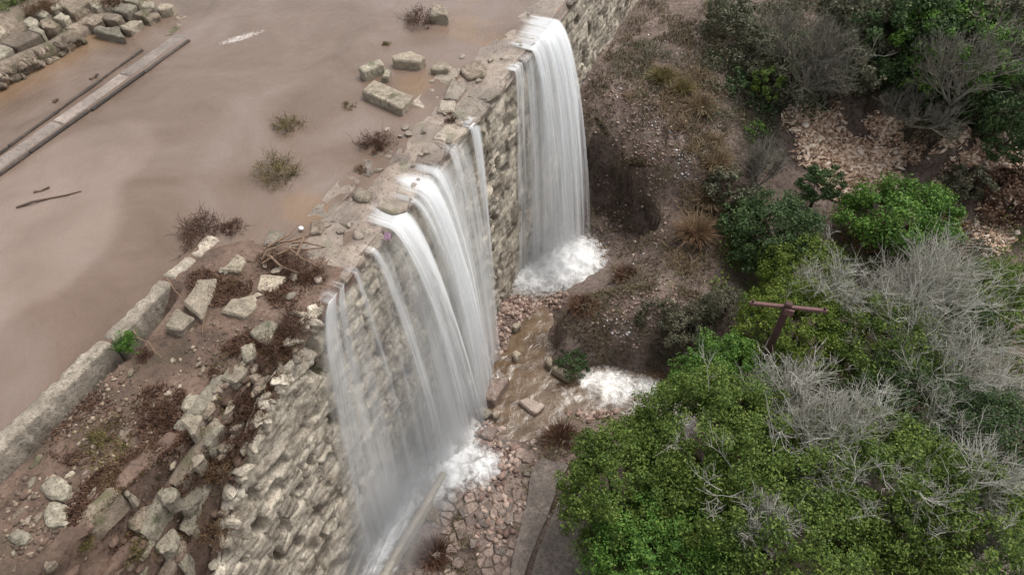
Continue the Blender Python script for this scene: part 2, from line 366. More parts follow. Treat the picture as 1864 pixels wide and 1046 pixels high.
def leaves(rng, C, nrm, size, jitter=0.9, aspect=0.55):
    """leaf quads (folded diamonds) at points C facing roughly nrm"""
    n = len(C); N = nrm + rng.normal(0, jitter, (n, 3)); N /= np.linalg.norm(N, axis=1, keepdims=True) + 1e-9
    a = rng.normal(0, 1, (n, 3)); A = np.cross(N, a); A /= np.linalg.norm(A, axis=1, keepdims=True) + 1e-9; B = np.cross(N, A)
    s = (size * rng.uniform(0.6, 1.35, n))[:, None]
    V = np.stack([C - A * s, C + B * s * aspect + N * s * 0.15, C + A * s, C - B * s * aspect + N * s * 0.15], 1).reshape(-1, 3)
    return V, np.arange(4 * n).reshape(n, 4)
def crown_points(rng, n, rad, nclump, csize, shell=0.55, low=-0.35):
    """points in clumps spread over an uneven ellipsoid"""
    d = rng.normal(0, 1, (nclump, 3)); d /= np.linalg.norm(d, axis=1, keepdims=True)
    d = d[d[:, 2] > low]; k = len(d)
    wob = 1 + 0.28 * fbm(d[:, 0] * 2.0 + 5, d[:, 1] * 2.0, d[:, 2] * 2.0, 3, int(rng.integers(1000)))
    rr = (shell + (1 - shell) * rng.random(k) ** 0.6) * wob
    cc = d * rr[:, None] * np.array(rad)
    idx = rng.integers(0, k, n); off = rng.normal(0, 1, (n, 3)); off /= np.linalg.norm(off, axis=1, keepdims=True)
    cs = csize * rng.uniform(0.55, 1.4, k)[idx]
    P = cc[idx] + off * (cs * rng.random(n) ** 0.45)[:, None] * np.array([1, 1, 0.75])
    N = off * 0.8 + d[idx] * 0.6 + np.array([0, 0, 0.5])
    return P, N
def leafy_tree(name, label, cat, c, rad, mat, n, size, ground, seed, nclump=120, csize=0.5, group=None, trunk=True, twigs=0, low=-0.35, shell=0.5, bark='bark'):
    rng = np.random.default_rng(seed); c = np.array(c, float)
    g = c[2] - rad[2] * 0.9 if ground is None else ground
    root = empty(name, (c[0], c[1], g)); tag(root, label, cat, group)
    P, N = crown_points(rng, n, rad, nclump, csize, shell, low)
    V, Fc = leaves(rng, P, N, size); V = V + np.array([0, 0, c[2] - g])
    V[:, 2] = np.maximum(V[:, 2], 0.02)
    link('crown', mesh_np('crown', V, Fc, mat), root)
    if trunk:
        ps, rs = [], []
        h = c[2] - g
        for k in range(5):
            a = k * 1.256 + rng.uniform(0, 1); e = np.array([math.cos(a) * rad[0] * 0.6, math.sin(a) * rad[1] * 0.6, h + rad[2] * 0.25])
            b = np.array([0, 0, h * 0.25]); mid = (b + e) / 2 + rng.normal(0, 0.12, 3) * rad[0]
            ps.append(np.array([b, mid, e])); rs.append(np.array([0.05, 0.035, 0.012]) * max(rad[0], 0.8))
        ps.append(np.array([[0, 0, -0.2], [0.02, 0.03, h * 0.3], [0.05, 0.0, h * 0.6]])); rs.append(np.array([0.09, 0.07, 0.05]) * max(rad[0], 0.8))
        V, Fc = tubes(ps, rs, 6); link('trunk', mesh_np('trunk', V, Fc, M[bark], True), root)
    if twigs:
        for k in range(twigs):
            ps, rs = [], []
            d = rng.normal(0, 1, 3); d[2] = abs(d[2]) + 0.3; d /= np.linalg.norm(d)
            b = d * np.array(rad) * rng.uniform(0.6, 0.9) + np.array([0, 0, c[2] - g])
            for P_, R_, lv in branches(rng, b, d + np.array([0, 0, .3]), rad[0] * 0.3, 0.016, 2, (5, 4), 0.7): ps.append(P_); rs.append(R_)
            V, Fc = tubes(ps, rs, 3); link('bare_branch', mesh_np('bare_branch', V, Fc, M['twig']), root)
    return root
def bare_tree(name, label, base, height, seed, mat, kids=(7, 6, 5, 3), levels=4, r0=0.06, spread=0.8, stems=4, lean=(0, 0, 1), group=None, cat='tree', up=0.25, wide=0.5):
    rng = np.random.default_rng(seed); root = empty(name, tuple(base)); tag(root, label, cat, group)
    tr, tw = ([], []), ([], [])
    for s in range(stems):
        d = np.array(lean, float) + np.append(rng.normal(0, wide, 2), 0)
        for P, R, lv in branches(rng, (0, 0, -0.1), d, height * rng.uniform(0.45, 0.6), r0, levels, kids, spread, up):
            k = tr if lv < 2 else tw; k[0].append(P); k[1].append(R)
    V, Fc = tubes(tr[0], tr[1], 5); link('limbs', mesh_np('limbs', V, Fc, M[mat], True), root)
    V, Fc = tubes(tw[0], tw[1], 3); link('twigs', mesh_np('twigs', V, Fc, M[mat]), root)
    return root
def tuft_mesh(seed, n, r, h, mat, spread=0.9, w=0.012, curl=0.5):
    rng = np.random.default_rng(seed); V, Fc = [], []
    a = rng.uniform(0, 2 * math.pi, n); rr = r * np.sqrt(rng.random(n)) * 0.5
    b = np.stack([np.cos(a) * rr, np.sin(a) * rr, np.zeros(n)], 1)
    out = np.stack([np.cos(a), np.sin(a), np.zeros(n)], 1) + rng.normal(0, 0.35, (n, 3)) * np.array([1, 1, 0])
    L = h * rng.uniform(0.45, 1.1, n)[:, None]; lean = (rng.random(n) ** 0.8)[:, None] * spread
    m = b + (out * lean * 0.45 + np.array([0, 0, 1.0]) * 0.55) * L
    t = b + (out * lean * (0.8 + curl * 0.4) + np.array([0, 0, 1.0]) * (0.95 - curl * 0.5 * lean)) * L
    side = np.stack([-np.sin(a), np.cos(a), np.zeros(n)], 1) * w
    V = np.stack([b - side, b + side, m + side * 0.8, m - side * 0.8, t + side * 0.15, t - side * 0.15], 1).reshape(-1, 3)
    i = np.arange(n)[:, None] * 6
    Fc = np.concatenate([i + np.array([[0, 1, 2, 3]]), i + np.array([[3, 2, 4, 5]])])
    return mesh_np('tuft', V, Fc, mat)
def twiggy_shrub(name, label, p, r, h, mat, seed, n=900, leaf=0.022, group=None, cat='shrub', lump=None):
    rng = np.random.default_rng(seed); root = empty(name, tuple(p)); tag(root, label, cat, group)
    ry = rng.uniform(0.65, 1.0); rz = rng.uniform(0, 3.1); ca, sa = math.cos(rz), math.sin(rz)
    P, N = crown_points(rng, int(n * 1.8), (r * 1.05, r * ry, h), 46, r * 0.30, 0.25, -0.05); P[:, 2] = np.abs(P[:, 2]) + 0.01
    P[:, :2] = P[:, :2] @ np.array([[ca, sa], [-sa, ca]])
    V, Fc = leaves(rng, P, N, leaf, 1.2, 0.3); link('foliage', mesh_np('foliage', V, Fc, M[mat]), root)
    ps, rs = [], []
    for k in range(int(10 + r * 50)):
        a = rng.uniform(0, 6.28); d = np.array([math.cos(a), math.sin(a) * ry, rng.uniform(0.1, 0.9)]); b = np.append(rng.normal(0, r * 0.3, 2), 0)
        for P_, R_, lv in branches(rng, b, d, min(r, h * 1.6) * rng.uniform(.5, .9), 0.007, 1, (4,), 0.8, 0.1, 0.25): ps.append(P_); rs.append(np.minimum(R_, 0.007))
    V, Fc = tubes(ps, rs, 3); o = link('stems', mesh_np('stems', V, Fc, M[mat]), root); o['kind'] = 'stuff'
    return root
#BODY
# ================================================================== THE SETTING
def ztop(Y):
    return np.interp(Y, [-3, 0, 1.0, 2.2, 3.4, 4.84, 6.0, 7.0, 30], [-6.0, -4.6, -3.7, -2.55, -1.15, -0.3, 0.10, 0.05, 0.03])
def zt(X, Y):
    """top of the dam: crest slabs under thin water far off, a stepped ruined flank near the camera"""
    X = np.asarray(X, float); Y = np.asarray(Y, float)
    w = fbm(X * 1.0, Y * 0.9, 0, 3, 5)
    x1 = -0.66 - 0.11 * np.clip(4.6 - Y, 0, 6) + 0.10 * fbm(Y * 1.1, 0, 0, 3, 6)          # first ledge of the broken flank
    base = np.interp(Y, [4.5, 5.9], [-0.13, 0.10]) - 0.12 * sstep(-2.4, -0.9, X) * (1 - sstep(3.5, 5, Y)) + 0.10 * fbm(X * 0.9, Y * 0.6, 0, 3, 33)
    base = base - 0.5 * (1 - sstep(-2.90, -2.72, X + 0.05 * w)) * (1 - sstep(5.2, 6.0, Y))  # ditch along the parapet
    a = np.clip((X - x1) / (-x1 + 0.02), 0, 1)
    s = a * 3.0 + w * 0.28; f = s - np.floor(s); q = np.floor(s) + sstep(0.0, 0.22, f)
    g = np.clip(np.where(a > 0, 0.22 * a + 0.78 * q / 3.0, 0), 0, 1)
    drop = np.minimum(ztop(Y) - base, 0) * g
    groove = 0.28 * np.exp(-((f - 0.26) / 0.10) ** 2) * (a > 0.02) * (a < 0.97) * (1 - sstep(4.2, 5.4, Y))
    flank = base + drop - groove + 0.05 * fbm(X * 3, Y * 3, 0, 4, 9)
    crest = 0.045 + 0.055 * fbm(X * 1.6, Y * 1.1, 0, 4, 21) - 0.13 * sstep(0.7, 2.5, -X + 0.35 * fbm(X, Y * 0.8, 0, 3, 3)) * sstep(6.9, 8.2, Y + 0.5 * fbm(X, Y, 0, 3, 38)) + 0.05 * (1 - sstep(6.5, 7.6, Y))
    k = sstep(5.6, 7.4, Y)
    return flank * (1 - k) + crest * k

dam = tag(empty('dam_wall', (0, 12, 0)), 'long ancient masonry dam wall that both waterfalls pour over', 'dam wall')
def dam_part(name, mesh, **k):
    o = link(name, mesh, dam, **k); o.matrix_parent_inverse = Matrix.Translation((0, -12, 0)); return o
# top surface
nx, ny = 76, 560
gx = np.linspace(-3.3, 0.03, nx); gy = np.linspace(-2.0, 36.0, ny)
GX, GY = np.meshgrid(gx, gy, indexing='ij'); GZ = zt(GX, GY)
GZ = GZ - 0.22 * sstep(-0.22, 0.03, GX) ** 2 * sstep(4, 6, GY)
Vt = np.stack([GX, GY, GZ], -1).reshape(-1, 3); Ft = grid_faces(nx, ny); cy = Vt[Ft].mean(1); cy = cy[:, 1] + 0.5 * fbm(cy[:, 0] * 1.5, cy[:, 1] * 1.5, 0, 3, 44)
def sub(V, Fc):
    u, inv = np.unique(Fc, return_inverse=True); return V[u], inv.reshape(Fc.shape)
dam_part('dam_flank', mesh_np('dam_flank', *sub(Vt, Ft[cy < 7.6]), M['mud'], True)); dam_part('crest_bed', mesh_np('crest_bed', *sub(Vt, Ft[cy >= 7.6]), M['crest'], True))
# crest paving of worn slabs (courses run along the dam)
rs = random.Random(3)
for row, (xa, xb) in enumerate(((-0.62, 0.06), (-1.22, -0.66), (-1.85, -1.27), (-2.5, -1.9))):
    y = 7.3 + row * 0.5
    while y < 24:
        L = rs.uniform(0.6, 1.25); xa2, xb2 = xa + rs.uniform(-.08, .08), xb + rs.uniform(-.10, .05)
        if rs.random() < (0.95, 0.6, 0.35, 0.2)[row]:
            pts = [(xa2, y), (xb2 + rs.uniform(-.1, .06), y + rs.uniform(-.06, .08)), (xb2 + rs.uniform(-.03, .08), y + L * .5), (xb2, y + L - rs.uniform(.0, .1)), ((xa2 + xb2) / 2, y + L - rs.uniform(0, .12)), (xa2 + rs.uniform(-.08, .08), y + L - rs.uniform(0, .12))]
            zt_ = 0.05 + rs.uniform(-0.03, 0.035) - row * 0.018
            m, loc = prism(pts, zt_, 0.22, M['stone_wet'] if rs.random() < .6 else M['crest'], rs.randrange(999), 0.085, 0.05, 2, (rs.uniform(-.05, .05), rs.uniform(-.05, .05)))
            dam_part('capstone', m, loc=loc)
        y += L
# face: eroded, streaked, pierced by dark sockets
fy = np.concatenate([np.linspace(-2.0, 0.8, 30), np.linspace(0.84, 15.5, 420), np.linspace(15.56, 36, 330)]); tv = np.linspace(0, 1, 270); ny, nz = len(fy), len(tv)
FY, TV = np.meshgrid(fy, tv, indexing='ij')
FT = np.minimum(ztop(FY) - 0.12 + 0.24 * (1 - sstep(4.5, 6, FY)) + 0.05 * fbm(FY * 2, 0, 0, 3, 2), 0.0)
FZ = FT + (-9.2 - FT) * TV
rid = fbm(FY * 0.9, FZ * 1.1 + 0.15 * FY, 0, 6, 31); fine = fbm(FY * 6.0, FZ * 7.0, 0, 4, 41)
wy, wz = FY + 0.13 * fbm(FY * 1.7, FZ * 1.7, 0, 4, 51), FZ + 0.10 * fbm(FY * 1.9, FZ * 1.9, 7, 4, 52)
row = np.floor(wz / 0.36).astype(np.int64); lu = 0.40 + 0.30 * _h(row, row * 0, row * 0, 5); uu = wy / lu + _h(row, row * 0 + 3, row * 0, 9) * 7; cell = np.floor(uu).astype(np.int64)
fu_, fv_ = uu - cell, wz / 0.36 - row; edge = np.minimum(np.minimum(fu_, 1 - fu_) * lu, np.minimum(fv_, 1 - fv_) * 0.36) + 0.015 * fine
hsh, hs2 = _h(row, cell, row * 0, 13), _h(row, cell, row * 0 + 1, 29)
ero = sstep(-0.25, 0.25, fbm(FY * 0.6, FZ * 0.6, 4, 3, 53))
FX = 0.02 + 0.30 * (FZ / -9.0) + 0.11 * rid + 0.035 * fine + (0.09 * (hsh - 0.5) - 0.10 * (1 - sstep(0.0, 0.04, edge))) * (0.2 + 0.8 * ero) - 0.16 * (1 - sstep(0, 0.05, TV))
FX -= (hs2 < 0.06) * sstep(0.01, 0.06, edge + 0.02 * fine) * (0.4 + 0.3 * hsh)      # stones fallen out of the face
holes = [(590, 668), (576, 626), (612, 765), (568, 838), (548, 890), (515, 955), (470, 955), (597, 832), (505, 1010), (540, 985), (462, 905), (610, 900), (575, 930), (560, 775),
         (895, 236), (880, 252), (893, 330), (897, 398), (897, 424), (908, 300), (888, 205), (912, 360), (886, 470), (905, 480), (1072, 60), (1062, 110), (655, 700), (700, 640)]
for i, (px, py) in enumerate(holes):
    p = atX(px, py, 0.1); r = random.Random(i); ry, rz = r.uniform(0.10, 0.18), r.uniform(0.16, 0.30)
    d = np.sqrt(((FY - p[1]) / ry) ** 2 + ((FZ - p[2] + 0.35 * (FY - p[1])) / rz) ** 2) + 0.35 * fine
    FX -= 0.6 * (1 - sstep(0.7, 1.05, d))
rr = np.random.default_rng(12)
for i in range(60):
    cy, cz = rr.uniform(0, 34), rr.uniform(-8, -0.6); ry, rz = rr.uniform(0.05, 0.11), rr.uniform(0.08, 0.2)
    d = np.sqrt(((FY - cy) / ry) ** 2 + ((FZ - cz) / rz) ** 2) + 0.4 * fine
    FX -= 0.3 * (1 - sstep(0.6, 1.1, d))
dam_part('dam_face', mesh_np('dam_face', np.stack([FX, FY, FZ], -1).reshape(-1, 3), grid_faces(ny, nz)[:, ::-1], M['face'], False))

# river behind the dam
nx, ny = 260, 330
gx = np.concatenate([np.linspace(-45, -18, 30), np.linspace(-17.8, -0.10, nx - 30)]); gy = np.concatenate([np.linspace(-14, 0, 30), np.linspace(0.1, 22, ny - 60), np.linspace(22.5, 60, 30)])
GX, GY = np.meshgrid(gx, gy, indexing='ij')
Vr = np.stack([GX, GY, 0.026 + 0.010 * fbm(GX * 1.5, GY * 1.5, 0, 4, 4)], -1).reshape(-1, 3)
Fr = grid_faces(nx, ny); cen = Vr[Fr].mean(1)
Fr = Fr[~((cen[:, 0] > -3.12) & (cen[:, 1] < 6.3))]
river = link('river', mesh_np('river', Vr, Fr, M['river'], True)); tag(river, 'brown silty flood water spread out behind the dam', kind='structure')
X, Y = Vr[:, 0], Vr[:, 1]
sh = at(40, 430, 0); wob = 0.9 * fbm(X * 0.5, Y * 0.5, 0, 3, 61)
d1 = np.sqrt(((X - sh[0] + 0.4) / 2.3) ** 2 + ((Y - sh[1] + 1.0) / 4.6) ** 2) + 0.25 * wob
sh2 = at(120, 330, 0); d2 = np.sqrt(((X - sh2[0]) / 1.6) ** 2 + ((Y - sh2[1]) / 2.6) ** 2) + 0.22 * wob
silt = np.maximum((1 - sstep(0.86, 1.03, d1)) * 0.55, (1 - sstep(0.82, 1.02, d2)) * 0.4) * (0.75 + 0.3 * fbm(X * 1.2, Y * 1.2, 0, 4, 77))
attr(river.data, 'silt', np.clip(silt, 0, 1))
och = (1 - sstep(0.0, 1.3, np.abs(X + 12.2 - 0.05 * (Y - 10)))) * (1 - sstep(14.5, 15.5, Y)) * 0.6
och = np.maximum(och, 0.45 * sstep(-3.4, -2.2, X) * sstep(0.1, 0.5, fbm(X, Y, 0, 3, 66)))
attr(river.data, 'ochre', np.clip(och, 0, 1))
fp = at(440, 70, 0); fo = np.exp(-(((X - fp[0]) * 0.85 - (Y - fp[1]) * 0.5) / 0.30) ** 2) * np.exp(-(((Y - fp[1]) * 0.85 + (X - fp[0]) * .5) / 1.2) ** 2)
attr(river.data, 'foam', np.clip(fo * 1.1 + 0.6 * sstep(17, 21, Y) * sstep(0.25, 0.6, fbm(X * 2.0, Y * 0.6, 0, 3, 90)), 0, 1))

# gorge floor and banks
CTRL = [(1000, 700, -8.35), (960, 735, -8.35), (930, 690, -8.35), (1020, 740, -8.3), (960, 640, -8.3), (965, 605, -8.2), (1120, 700, -8.35), (1190, 700, -8.4), (1090, 690, -8.35), (1240, 720, -8.4),
    (880, 640, -7.9), (875, 740, -8.0), (880, 800, -7.95), (960, 800, -8.0), (1060, 745, -8.05), (1150, 755, -8.0), (1000, 770, -8.2), (1060, 790, -7.6), (1000, 815, -7.6), (1080, 830, -7.4),
    (880, 900, -7.85), (960, 880, -7.8), (820, 1000, -7.85), (900, 1000, -7.8), (1000, 950, -7.7), (1050, 1040, -7.5), (720, 1040, -8.1), (760, 940, -8.1), (840, 850, -8.1),
    (900, 560, -7.85), (960, 555, -7.95), (1000, 560, -8.0), (900, 600, -7.8), (950, 500, -8.3), (1040, 480, -8.3), (1090, 450, -8.2), (1000, 450, -8.3), (940, 440, -8.2),
    (1028, 585, -7.0), (1005, 590, -8.1), (1030, 625, -7.25), (1008, 640, -8.2), (1045, 545, -7.0), (1030, 525, -7.9), (1100, 570, -6.7), (1200, 560, -6.0), (1120, 510, -6.7), (1105, 480, -7.8), (1150, 625, -7.1), (1080, 625, -7.25), (1130, 668, -8.0), (1200, 672, -8.0), (1060, 672, -8.1), (1250, 620, -6.8), (1320, 590, -6.1), (1180, 470, -6.5), (1260, 500, -6.0),
    (1135, 430, -7.5), (1150, 455, -7.2), (1072, 268, -5.1), (1120, 262, -5.0), (1168, 312, -5.4), (1208, 392, -6.0), (1075, 350, -6.9), (1095, 420, -7.8), (1225, 370, -5.8), (1200, 300, -4.9),
    (1260, 300, -4.6), (1260, 420, -5.7), (1060, 150, -3.7), (1060, 215, -4.4), (1110, 200, -4.1), (1150, 60, -3.7), (1200, 150, -3.7), (1300, 150, -3.9), (1330, 280, -4.8), (1150, 10, -3.9), (1300, 10, -3.0), (1330, 420, -6.2), (1330, 500, -6.3),
    (1400, 300, -5.6), (1500, 230, -5.4), (1550, 300, -6.0), (1590, 350, -6.5), (1460, 280, -5.5), (1600, 230, -5.6), (1650, 290, -6.6), (1620, 200, -5.0), (1720, 240, -5.2), (1820, 300, -6.0), (1800, 420, -7.0), (1864, 380, -7.4), (1700, 330, -6.6), (1450, 60, -4.0), (1700, 80, -3.8), (1864, 100, -4.5),
    (1450, 500, -6.8), (1600, 500, -7.2), (1800, 600, -7.5), (1350, 750, -7.8), (1500, 800, -7.7), (1750, 850, -7.7), (1250, 950, -7.6), (1500, 1040, -7.6)]
CP = np.array([at(*c) for c in CTRL])
extra = [(2, -4, -7.9), (10, -4, -7.8), (20, -2, -7.8), (30, 10, -7.5), (40, 30, -5), (30, 50, 0), (10, 55, 1), (0.2, 40, -2.5), (0.2, 32, -3.6), (0.2, 24, -3.7), (50, 60, 2), (0.2, 0, -8.2), (0.3, 6, -8.2), (0.2, 10, -8.2), (0.1, 13.5, -7.8), (0, 17, -8.2), (60, 0, -7)]
CP = np.concatenate([CP, np.array(extra, float)])
def _phi(A, B): return np.sqrt(((A[:, None, :] - B[None, :, :]) ** 2).sum(-1) + 0.02)
_K = np.block([[_phi(CP[:, :2], CP[:, :2]) + np.eye(len(CP)) * 0.0, np.ones((len(CP), 1))], [np.ones((1, len(CP))), np.zeros((1, 1))]])
_W = np.linalg.solve(_K, np.append(CP[:, 2], 0.0))
_RIM = np.array([at(*p)[:2] for p in [(1058, 272, -5.2), (1085, 256, -5.05), (1120, 263, -5.0), (1146, 288, -5.2), (1168, 318, -5.4), (1188, 355, -5.75), (1206, 398, -6.1), (1192, 436, -6.7)]])
_GP = np.concatenate([_RIM, np.array([at(*p)[:2] for p in [(1120, 470, -7.6), (1000, 440, -8.2), (1020, 300, -7.0)]])])
def rim(X, Y):
    """distance to the lip of the scarp, side, place along it, outward direction"""
    P = np.stack([X.ravel(), Y.ravel()], 1); inn = np.zeros(len(P), bool); n = len(_GP)
    for i in range(n):
        a, b = _GP[i], _GP[i - 1]
        inn ^= ((a[1] > P[:, 1]) != (b[1] > P[:, 1])) & (P[:, 0] < (b[0] - a[0]) * (P[:, 1] - a[1]) / (b[1] - a[1] + 1e-12) + a[0])
    dm = np.full(len(P), 9.0); tt = np.zeros(len(P)); nn = np.zeros((len(P), 2)); m = len(_RIM) - 1
    for i in range(m):
        a, b = _RIM[i], _RIM[i + 1]; ab = b - a; t = np.clip(((P - a) @ ab) / (ab @ ab), 0, 1); d = np.linalg.norm(P - a - t[:, None] * ab, axis=1); k = d < dm
        dm = np.where(k, d, dm); tt = np.where(k, (i + t) / m, tt); o = np.array([-ab[1], ab[0]]) / np.linalg.norm(ab); nn[k] = o
    return dm, inn, tt, nn
def gully(X, Y):
    dm, inn, tt, _ = rim(X, Y); end = sstep(0, 0.15, tt) * sstep(0, 0.15, 1 - tt)
    return (inn * end * 1.5 * sstep(0, 0.10, dm) * np.exp(-(np.maximum(dm - .45, 0) / 1.0) ** 2)).reshape(X.shape)
def zg(X, Y):
    X = np.asarray(X, float); Y = np.asarray(Y, float); P = np.stack([X.ravel(), Y.ravel()], 1); out = np.empty(len(P))
    for i in range(0, len(P), 20000):
        out[i:i + 20000] = _phi(P[i:i + 20000], CP[:, :2]) @ _W[:-1] + _W[-1]
    out = out.reshape(X.shape); return out - np.minimum(gully(X + 0.06 * fbm(X * 2, Y * 2, 0, 3, 88), Y), np.maximum(out + 7.75, 0)) + 0.10 * fbm(X * 1.1, Y * 1.1, 0, 4, 15) + 0.05 * fbm(X * 4, Y * 4, 0, 3, 16)
gx = np.concatenate([np.linspace(-0.35, 7, 130), np.linspace(7.08, 16, 90), np.linspace(16.2, 70, 70)]); gy = np.concatenate([np.linspace(-20, 2, 24), np.linspace(2.1, 32, 300), np.linspace(32.3, 80, 60)])
GX, GY = np.meshgrid(gx, gy, indexing='ij')
GZ = zg(GX, GY); dm, inn, tt, nn = rim(GX, GY); und = (inn * 0.55 * np.clip(1 - dm / 0.55, 0, 1) * (dm > 0.06) * sstep(0, 0.15, tt) * sstep(0, 0.15, 1 - tt)).reshape(GX.shape)      # undercut below the lip
cin = _GP[-2]; nn = nn.reshape(*GX.shape, 2); sgn = -np.sign((cin[0] - GX) * nn[..., 0] + (cin[1] - GY) * nn[..., 1])
GX2, GY2 = GX + und * nn[..., 0] * sgn, GY + und * nn[..., 1] * sgn
ground = link('gorge_ground', mesh_np('gorge_ground', np.stack([GX2, GY2, GZ], -1).reshape(-1, 3), grid_faces(len(gx), len(gy)), M['soil'], True))
tag(ground, 'brown earth floor and banks of the gorge below the dam', kind='structure')

# plunge pool and outflow
gx = np.linspace(-0.1, 10, 150); gy = np.linspace(6.5, 20, 200); GX, GY = np.meshgrid(gx, gy, indexing='ij')
pf = [(1120, 700, 1.0, 0.75, 1.0), (1075, 690, 0.6, 0.5, 0.8), (1180, 705, 0.8, 0.5, 0.9), (1000, 500, 1.1, 1.0, 1.0), (1050, 470, 1.0, 1.1, 1.0), (960, 510, 0.9, 0.8, 1.0), (860, 800, 0.7, 1.2, .9), (850, 700, .6, 1.2, .7), (925, 655, .8, .25, .4), (980, 690, .3, .9, .3), (1030, 715, .9, .4, .5), (900, 690, .5, 1.0, .5), (960, 560, .5, .5, .4)]
fo = np.zeros_like(GX)
for (px, py, ax, ay, k) in pf:
    p = at(px, py, -8.0); fo = np.maximum(fo, k * np.exp(-((GX - p[0]) / ax) ** 2 - ((GY - p[1]) / ay) ** 2))
PZ = -8.02 + fo * (0.12 * fbm(GX * 4, GY * 4, 0, 4, 71) + 0.05) + 0.015 * fbm(GX * 3, GY * 3, 0, 3, 72)
pool = link('plunge_pool', mesh_np('plunge_pool', np.stack([GX, GY, PZ], -1).reshape(-1, 3), grid_faces(150, 200), M['pool'], True))
attr(pool.data, 'foam', np.clip(fo.ravel() * 1.25, 0, 1.2)); tag(pool, 'muddy brown plunge pool with a foaming outflow', kind='structure')

# ------------------------------------------------------------------ waterfalls
def ribbon(y0, y1, v, dens, seed, z0=0.10, xs=-0.45, zend=-8.0, cols=None, spread=0.0, drift=0.0, bulge=0.12, vamp=0.25, fade=0.12, bottom=1.0, topf=1.0):
    cols = cols or max(10, int((y1 - y0) * 24)); rows = 70
    u = np.linspace(0, 1, cols); k = np.linspace(0, 1, rows); U, K = np.meshgrid(u, k, indexing='ij')
    T = np.sqrt(2 * (z0 - zend) / 9.8) * K
    v_ = np.interp(u, np.linspace(0, 1, len(v)), v)[:, None] * (1 + vamp * fbm(U * (y1 - y0) * 2.2 + seed, K * 0.3, 0, 3, seed))
    lip = 0.22
    Kt = np.clip((K - 0.06) / 0.94, 0, 1); Tt = np.sqrt(2 * (z0 - zend) / 9.8) * Kt
    X = np.where(K < 0.06, xs + (0.05 - xs) * K / 0.06, 0.05 + v_ * Tt + bulge * Kt * fbm(U * (y1 - y0) * 3 + seed, K * 1.4, 0, 3, seed + 3))
    Z = np.where(K < 0.06, z0 - 0.02 * (K / 0.06), z0 - 0.02 - 4.9 * Tt ** 2 * ((z0 - zend) / (4.9 * (2 * (z0 - zend) / 9.8))))
    yc = (y0 + y1) / 2
    Y = y0 + (y1 - y0) * U + (y0 + (y1 - y0) * U - yc) * spread * Kt + drift * Kt + 0.05 * fbm(U * 5, K * 3, seed, 3, seed + 5)
    edge = sstep(0, fade, U) * sstep(0, fade, 1 - U)
    D = np.interp(u, np.linspace(0, 1, len(dens)), dens)[:, None] * edge * sstep(0.0, 0.05, K) * np.interp(K, [0, 0.25, 0.7, 1], [topf, 1, (1 + bottom) / 2, bottom])
    m = mesh_np('water_sheet', np.stack([X, Y, Z], -1).reshape(-1, 3), grid_faces(cols, rows), None, True)
    attr(m, 'dens', np.clip(D, 0, 1).ravel())
    uvl = m.uv_layers.new(name='UVMap'); li = np.empty(len(m.loops), dtype=np.int32); m.loops.foreach_get('vertex_index', li)
    uvv = np.stack([(U * (y1 - y0) + seed * 7.3).ravel(), (T + seed * 3.1).ravel() * 2.2], 1)[li]
    uvl.data.foreach_set('uv', uvv.astype(np.float32).ravel()); return m
def fall_part(root, mat, *a, **k):
    m = ribbon(*a, **k); m.materials.append(M[mat]); o = link('water_sheet', m, root); return o
wf1 = tag(empty('waterfall'), 'far waterfall, a tall single curtain plunging into white spray', kind='structure')
wf2 = tag(empty('waterfall'), 'near broad waterfall fanning out in several streams and veils', kind='structure')
for i, dv in enumerate((0.0, 0.12, -0.10)):
    fall_part(wf1, 'fall', 16.75, 19.1, [0.55 + dv, 0.9 + dv, 1.15 + dv, 1.25 + dv], [0.5, 0.85, 0.6, 0.95, 0.7, 1.0, 0.85], 11 + i, xs=-1.1, bottom=0.55, spread=-0.03, fade=0.14)
fall_part(wf1, 'fall', 15.6, 16.4, [0.12, 0.25], [0.8, 0.9], 21, bottom=0.5, fade=0.3)
fall_part(wf1, 'fall', 16.2, 16.8, [0.35, 0.5], [0.6, 0.7], 22, bottom=0.5, fade=0.3)
for i in range(2): fall_part(wf1, 'veil', 15.9, 19.1, [0.15 + .15 * i, 0.45 + .15 * i, 0.8 + .15 * i, 1.0 + .15 * i], [0.4, 0.7, 0.8, 0.8], 23 + i, bottom=1.4, topf=0.1)
for i, dv in enumerate((0.0, 0.14)):
    fall_part(wf2, 'fall', 8.75, 9.7, [1.15 + dv, 1.3 + dv, 1.3 + dv], [0.85, 1.0, 1.0, 0.5], 31 + i, xs=-0.95, bottom=0.35, spread=0.5, fade=0.35)
    fall_part(wf2, 'fall', 9.55, 11.6, [1.2 + dv, 0.95 + dv, 0.6 + dv], [0.4, 0.95, 0.3, 0.9, 1.0, 0.35, 0.8, 0.4, 0.7], 41 + i, xs=-0.95, bottom=0.35, fade=0.3)
fall_part(wf2, 'fall', 11.6, 12.35, [0.5, 0.42], [0.55, 0.5], 51, bottom=0.4, fade=0.35)
fall_part(wf2, 'fall', 12.75, 13.4, [0.32, 0.36, 0.3], [0.75, 0.95, 0.75], 52, bottom=0.45, fade=0.25)
fall_part(wf2, 'fall', 12.8, 13.3, [0.45, 0.45, 0.45], [0.6, 0.85, 0.6], 53, bottom=0.5, fade=0.25)
fall_part(wf2, 'fall', 8.05, 8.35, [0.85, 0.9], [0.8, 0.8], 54, bottom=0.3, fade=0.4, spread=0.8)
fall_part(wf2, 'fall', 7.45, 7.7, [0.6, 0.65], [0.7, 0.75], 55, bottom=0.3, fade=0.4, spread=0.8, drift=-0.5)
fall_part(wf2, 'fall', 6.5, 7.05, [0.16, 0.22], [0.65, 0.7], 56, bottom=0.5, fade=0.35, spread=0.6, drift=-1.25)
